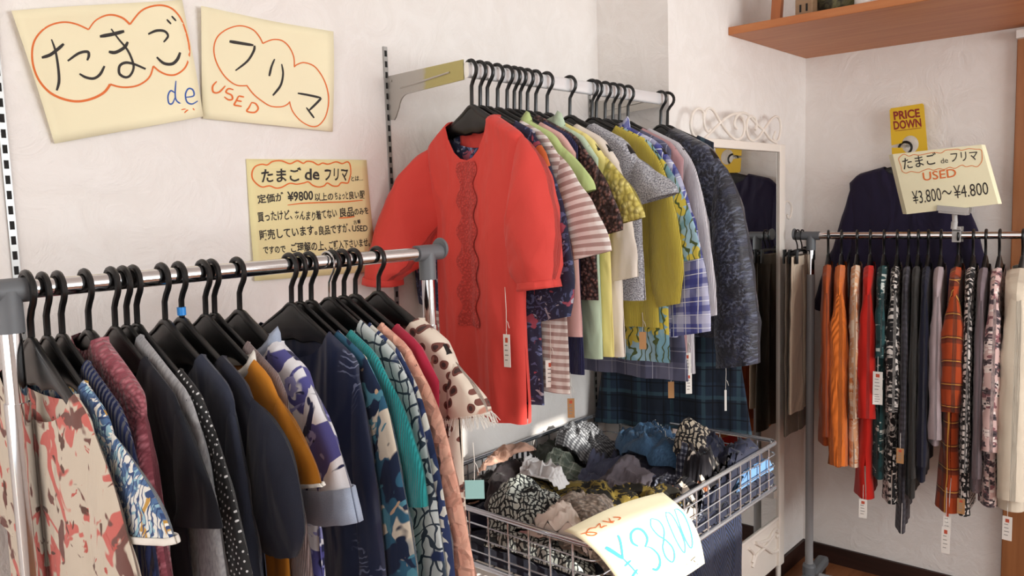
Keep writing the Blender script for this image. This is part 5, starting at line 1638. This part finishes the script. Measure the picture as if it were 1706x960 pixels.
# ------------------------------------------------------------------ clip-hung trousers at the end of the back rack
def clip_trousers(label_h, label_t, P, rz, Wd, ztop, zbot, mat, D, seed):
    t = thing('clip_hanger', label_h, 'hanger', P, rz, 'hangers on the back rack')
    MB().tube(hook_pts(-0.052, 0.0165, 0.0225), 0.0026, 8).build('hook', BLACK_PLASTIC, t)
    MB().tube([(-Wd, 0, -0.058), (0, 0, -0.052), (Wd, 0, -0.058)], 0.0045, 8).build('bar', BLACK_PLASTIC, t)
    for s in (-1, 1):
        mb = MB()
        for q in (-1, 1):
            mb.box((s * Wd * 0.85 - 0.011, q * (D + 0.004) - 0.003, ztop - 0.022), (s * Wd * 0.85 + 0.011, q * (D + 0.004) + 0.003, -0.045))
        mb.tube([(s * Wd * 0.85, -D - 0.006, -0.062), (s * Wd * 0.85, D + 0.006, -0.062)], 0.005, 10)
        mb.build('clip', BLACK_PLASTIC, t, True, 0.001)
    o = thing('trousers', label_t, 'trousers', P, rz, 'clothes on the back rack')
    L_ = ztop - zbot
    for k, (x0, x1) in enumerate(((-Wd, -0.004), (0.004, Wd))):
        V, U, F = [], [], []
        nu, nv = 16, 26
        for sg in (-1, 1):
            off = len(V)
            for i in range(nv):
                q = i / (nv - 1)
                for j in range(nu):
                    s = -1 + 2 * j / (nu - 1)
                    e = 1 + 0.10 * q
                    x = ((x0 + x1) / 2 + (x1 - x0) / 2 * math.sin(s * math.pi / 2)) * e
                    pr = max(0.0, 1 - abs(math.sin(s * math.pi / 2)) ** 3) ** 0.5
                    y = sg * D * pr * (0.5 + 0.7 * min(1, q * 5)) + 0.007 * q * math.sin(x * 40 + seed) + 0.003 * nz(x * 20, q * 8, seed)
                    V.append((x, y, ztop - L_ * q)); U.append((x + k, -L_ * q))
            F += grid_faces(nu, nv, off, sg > 0)
        mesh_obj('trouser_leg', V, F, mat, o, U)
    mb = MB()
    V, U = [], []
    for i in range(3):
        for j in range(25):
            an = 2 * math.pi * j / 24
            V.append((Wd * 1.02 * math.cos(an), (D * 0.9 + 0.002) * math.sin(an), ztop + 0.004 - 0.035 * i / 2)); U.append((j * 0.02, i * 0.02))
    mesh_obj('waistband', V, grid_faces(25, 3), mat, o, U)
    return o
cz_ = lambda py, x, y: solve(lambda z: project((x, y, z))[1], 0.2, 1.35, py) - 1.358
clip_trousers('black clip hanger with beige trousers at the left end of the back rack', 'beige cotton trousers clipped at the left end of the back rack', (-1.136, 2.905, 1.358), R(-86), 0.115, -0.074, cz_(690, -1.12, 2.80), CL['beige'], 0.0085, 1.0)
clip_trousers('black clip hanger with olive grey trousers beside the mirror', 'olive grey trousers between the beige trousers and mirror', (-1.153, 2.906, 1.358), R(-90), 0.11, -0.074, cz_(728, -1.14, 2.80), CL['olive'], 0.006, 2.0)

# ------------------------------------------------------------------ things on the shelf
ZS = 2.068
p = at(1287, 36, 2, ZS)
o = MB().box((-0.016, -0.012, 0), (0.016, 0.012, 0.34), 0, Matrix.Rotation(R(4), 4, 'Y')).build('wooden_post', wood_mat('post_wood', '#9c5a32', '#b46c40', 2), None, False, 0.002)
o.location = (p.x, p.y + 0.03, ZS); tag(o, 'upright brown wooden post at the left end of the shelf', 'post')
p = at(1337, 26, 2, ZS)
t = thing('wooden_block', 'small wooden block with two dark slots beside the shelf post', 'ornament', (p.x, p.y + 0.03, ZS), R(-10))
mb = MB().box((-0.030, -0.015, 0), (0.030, 0.015, 0.058)); mb.build('block', wood_mat('block_wood', '#8c6f52', '#a5876a', 0), t, False, 0.002)
for s in (-1, 1): MB().box((s * 0.011 - 0.003, -0.0165, 0.015), (s * 0.011 + 0.003, -0.0145, 0.038)).build('slot', DARK, t, False)
p = at(1385, 22, 2, ZS)
m = Mat('mossy_glaze', 'Object')
v_ = m.n('TexNoise', None, Vector=m.uv, Scale=28.0, Detail=5.0, Distortion=1.2)
mossy = m.done(m.mix(m.step(v_, 0.4, 0.6), '#2c2a20', '#6b6a4a'), 0.6, v_, 0.8, 0.006, fold=False)
o = MB().lathe([(0, 0), (0.050, 0), (0.062, 0.012), (0.078, 0.05), (0.082, 0.085), (0.070, 0.125), (0.045, 0.15), (0.042, 0.165), (0.048, 0.175), (0.040, 0.174), (0.036, 0.15), (0, 0.14)], None, 28).build('ceramic_jar', mossy)
o.location = (p.x, p.y + 0.07, ZS); tag(o, 'dark mottled green ceramic jar standing on the shelf', 'jar')
p = at(1429, 11, 2, ZS)
o = MB().lathe([(0, 0), (0.022, 0), (0.023, 0.004), (0.021, 0.10), (0.016, 0.115), (0.010, 0.12), (0.010, 0.14), (0, 0.14)], None, 20).build('white_bottle', flat('white_ceramic', '#dcd8d2', 0.35))
o.location = (p.x, p.y + 0.04, ZS); tag(o, 'small white bottle right of the mottled jar on the shelf', 'bottle')
p = at(1701, 60, 1, YB - 0.04)
o = MB().box((-0.012, -0.02, -0.012), (0.03, 0.04, 0.016)).build('curtain_rail_end', flat('white_plastic', '#e6e2de', 0.4), None, False, 0.002)
o.location = (p.x, YB - 0.04, p.z + 0.004); tag(o, 'white bracket end on the back wall below the shelf at far right', 'bracket')
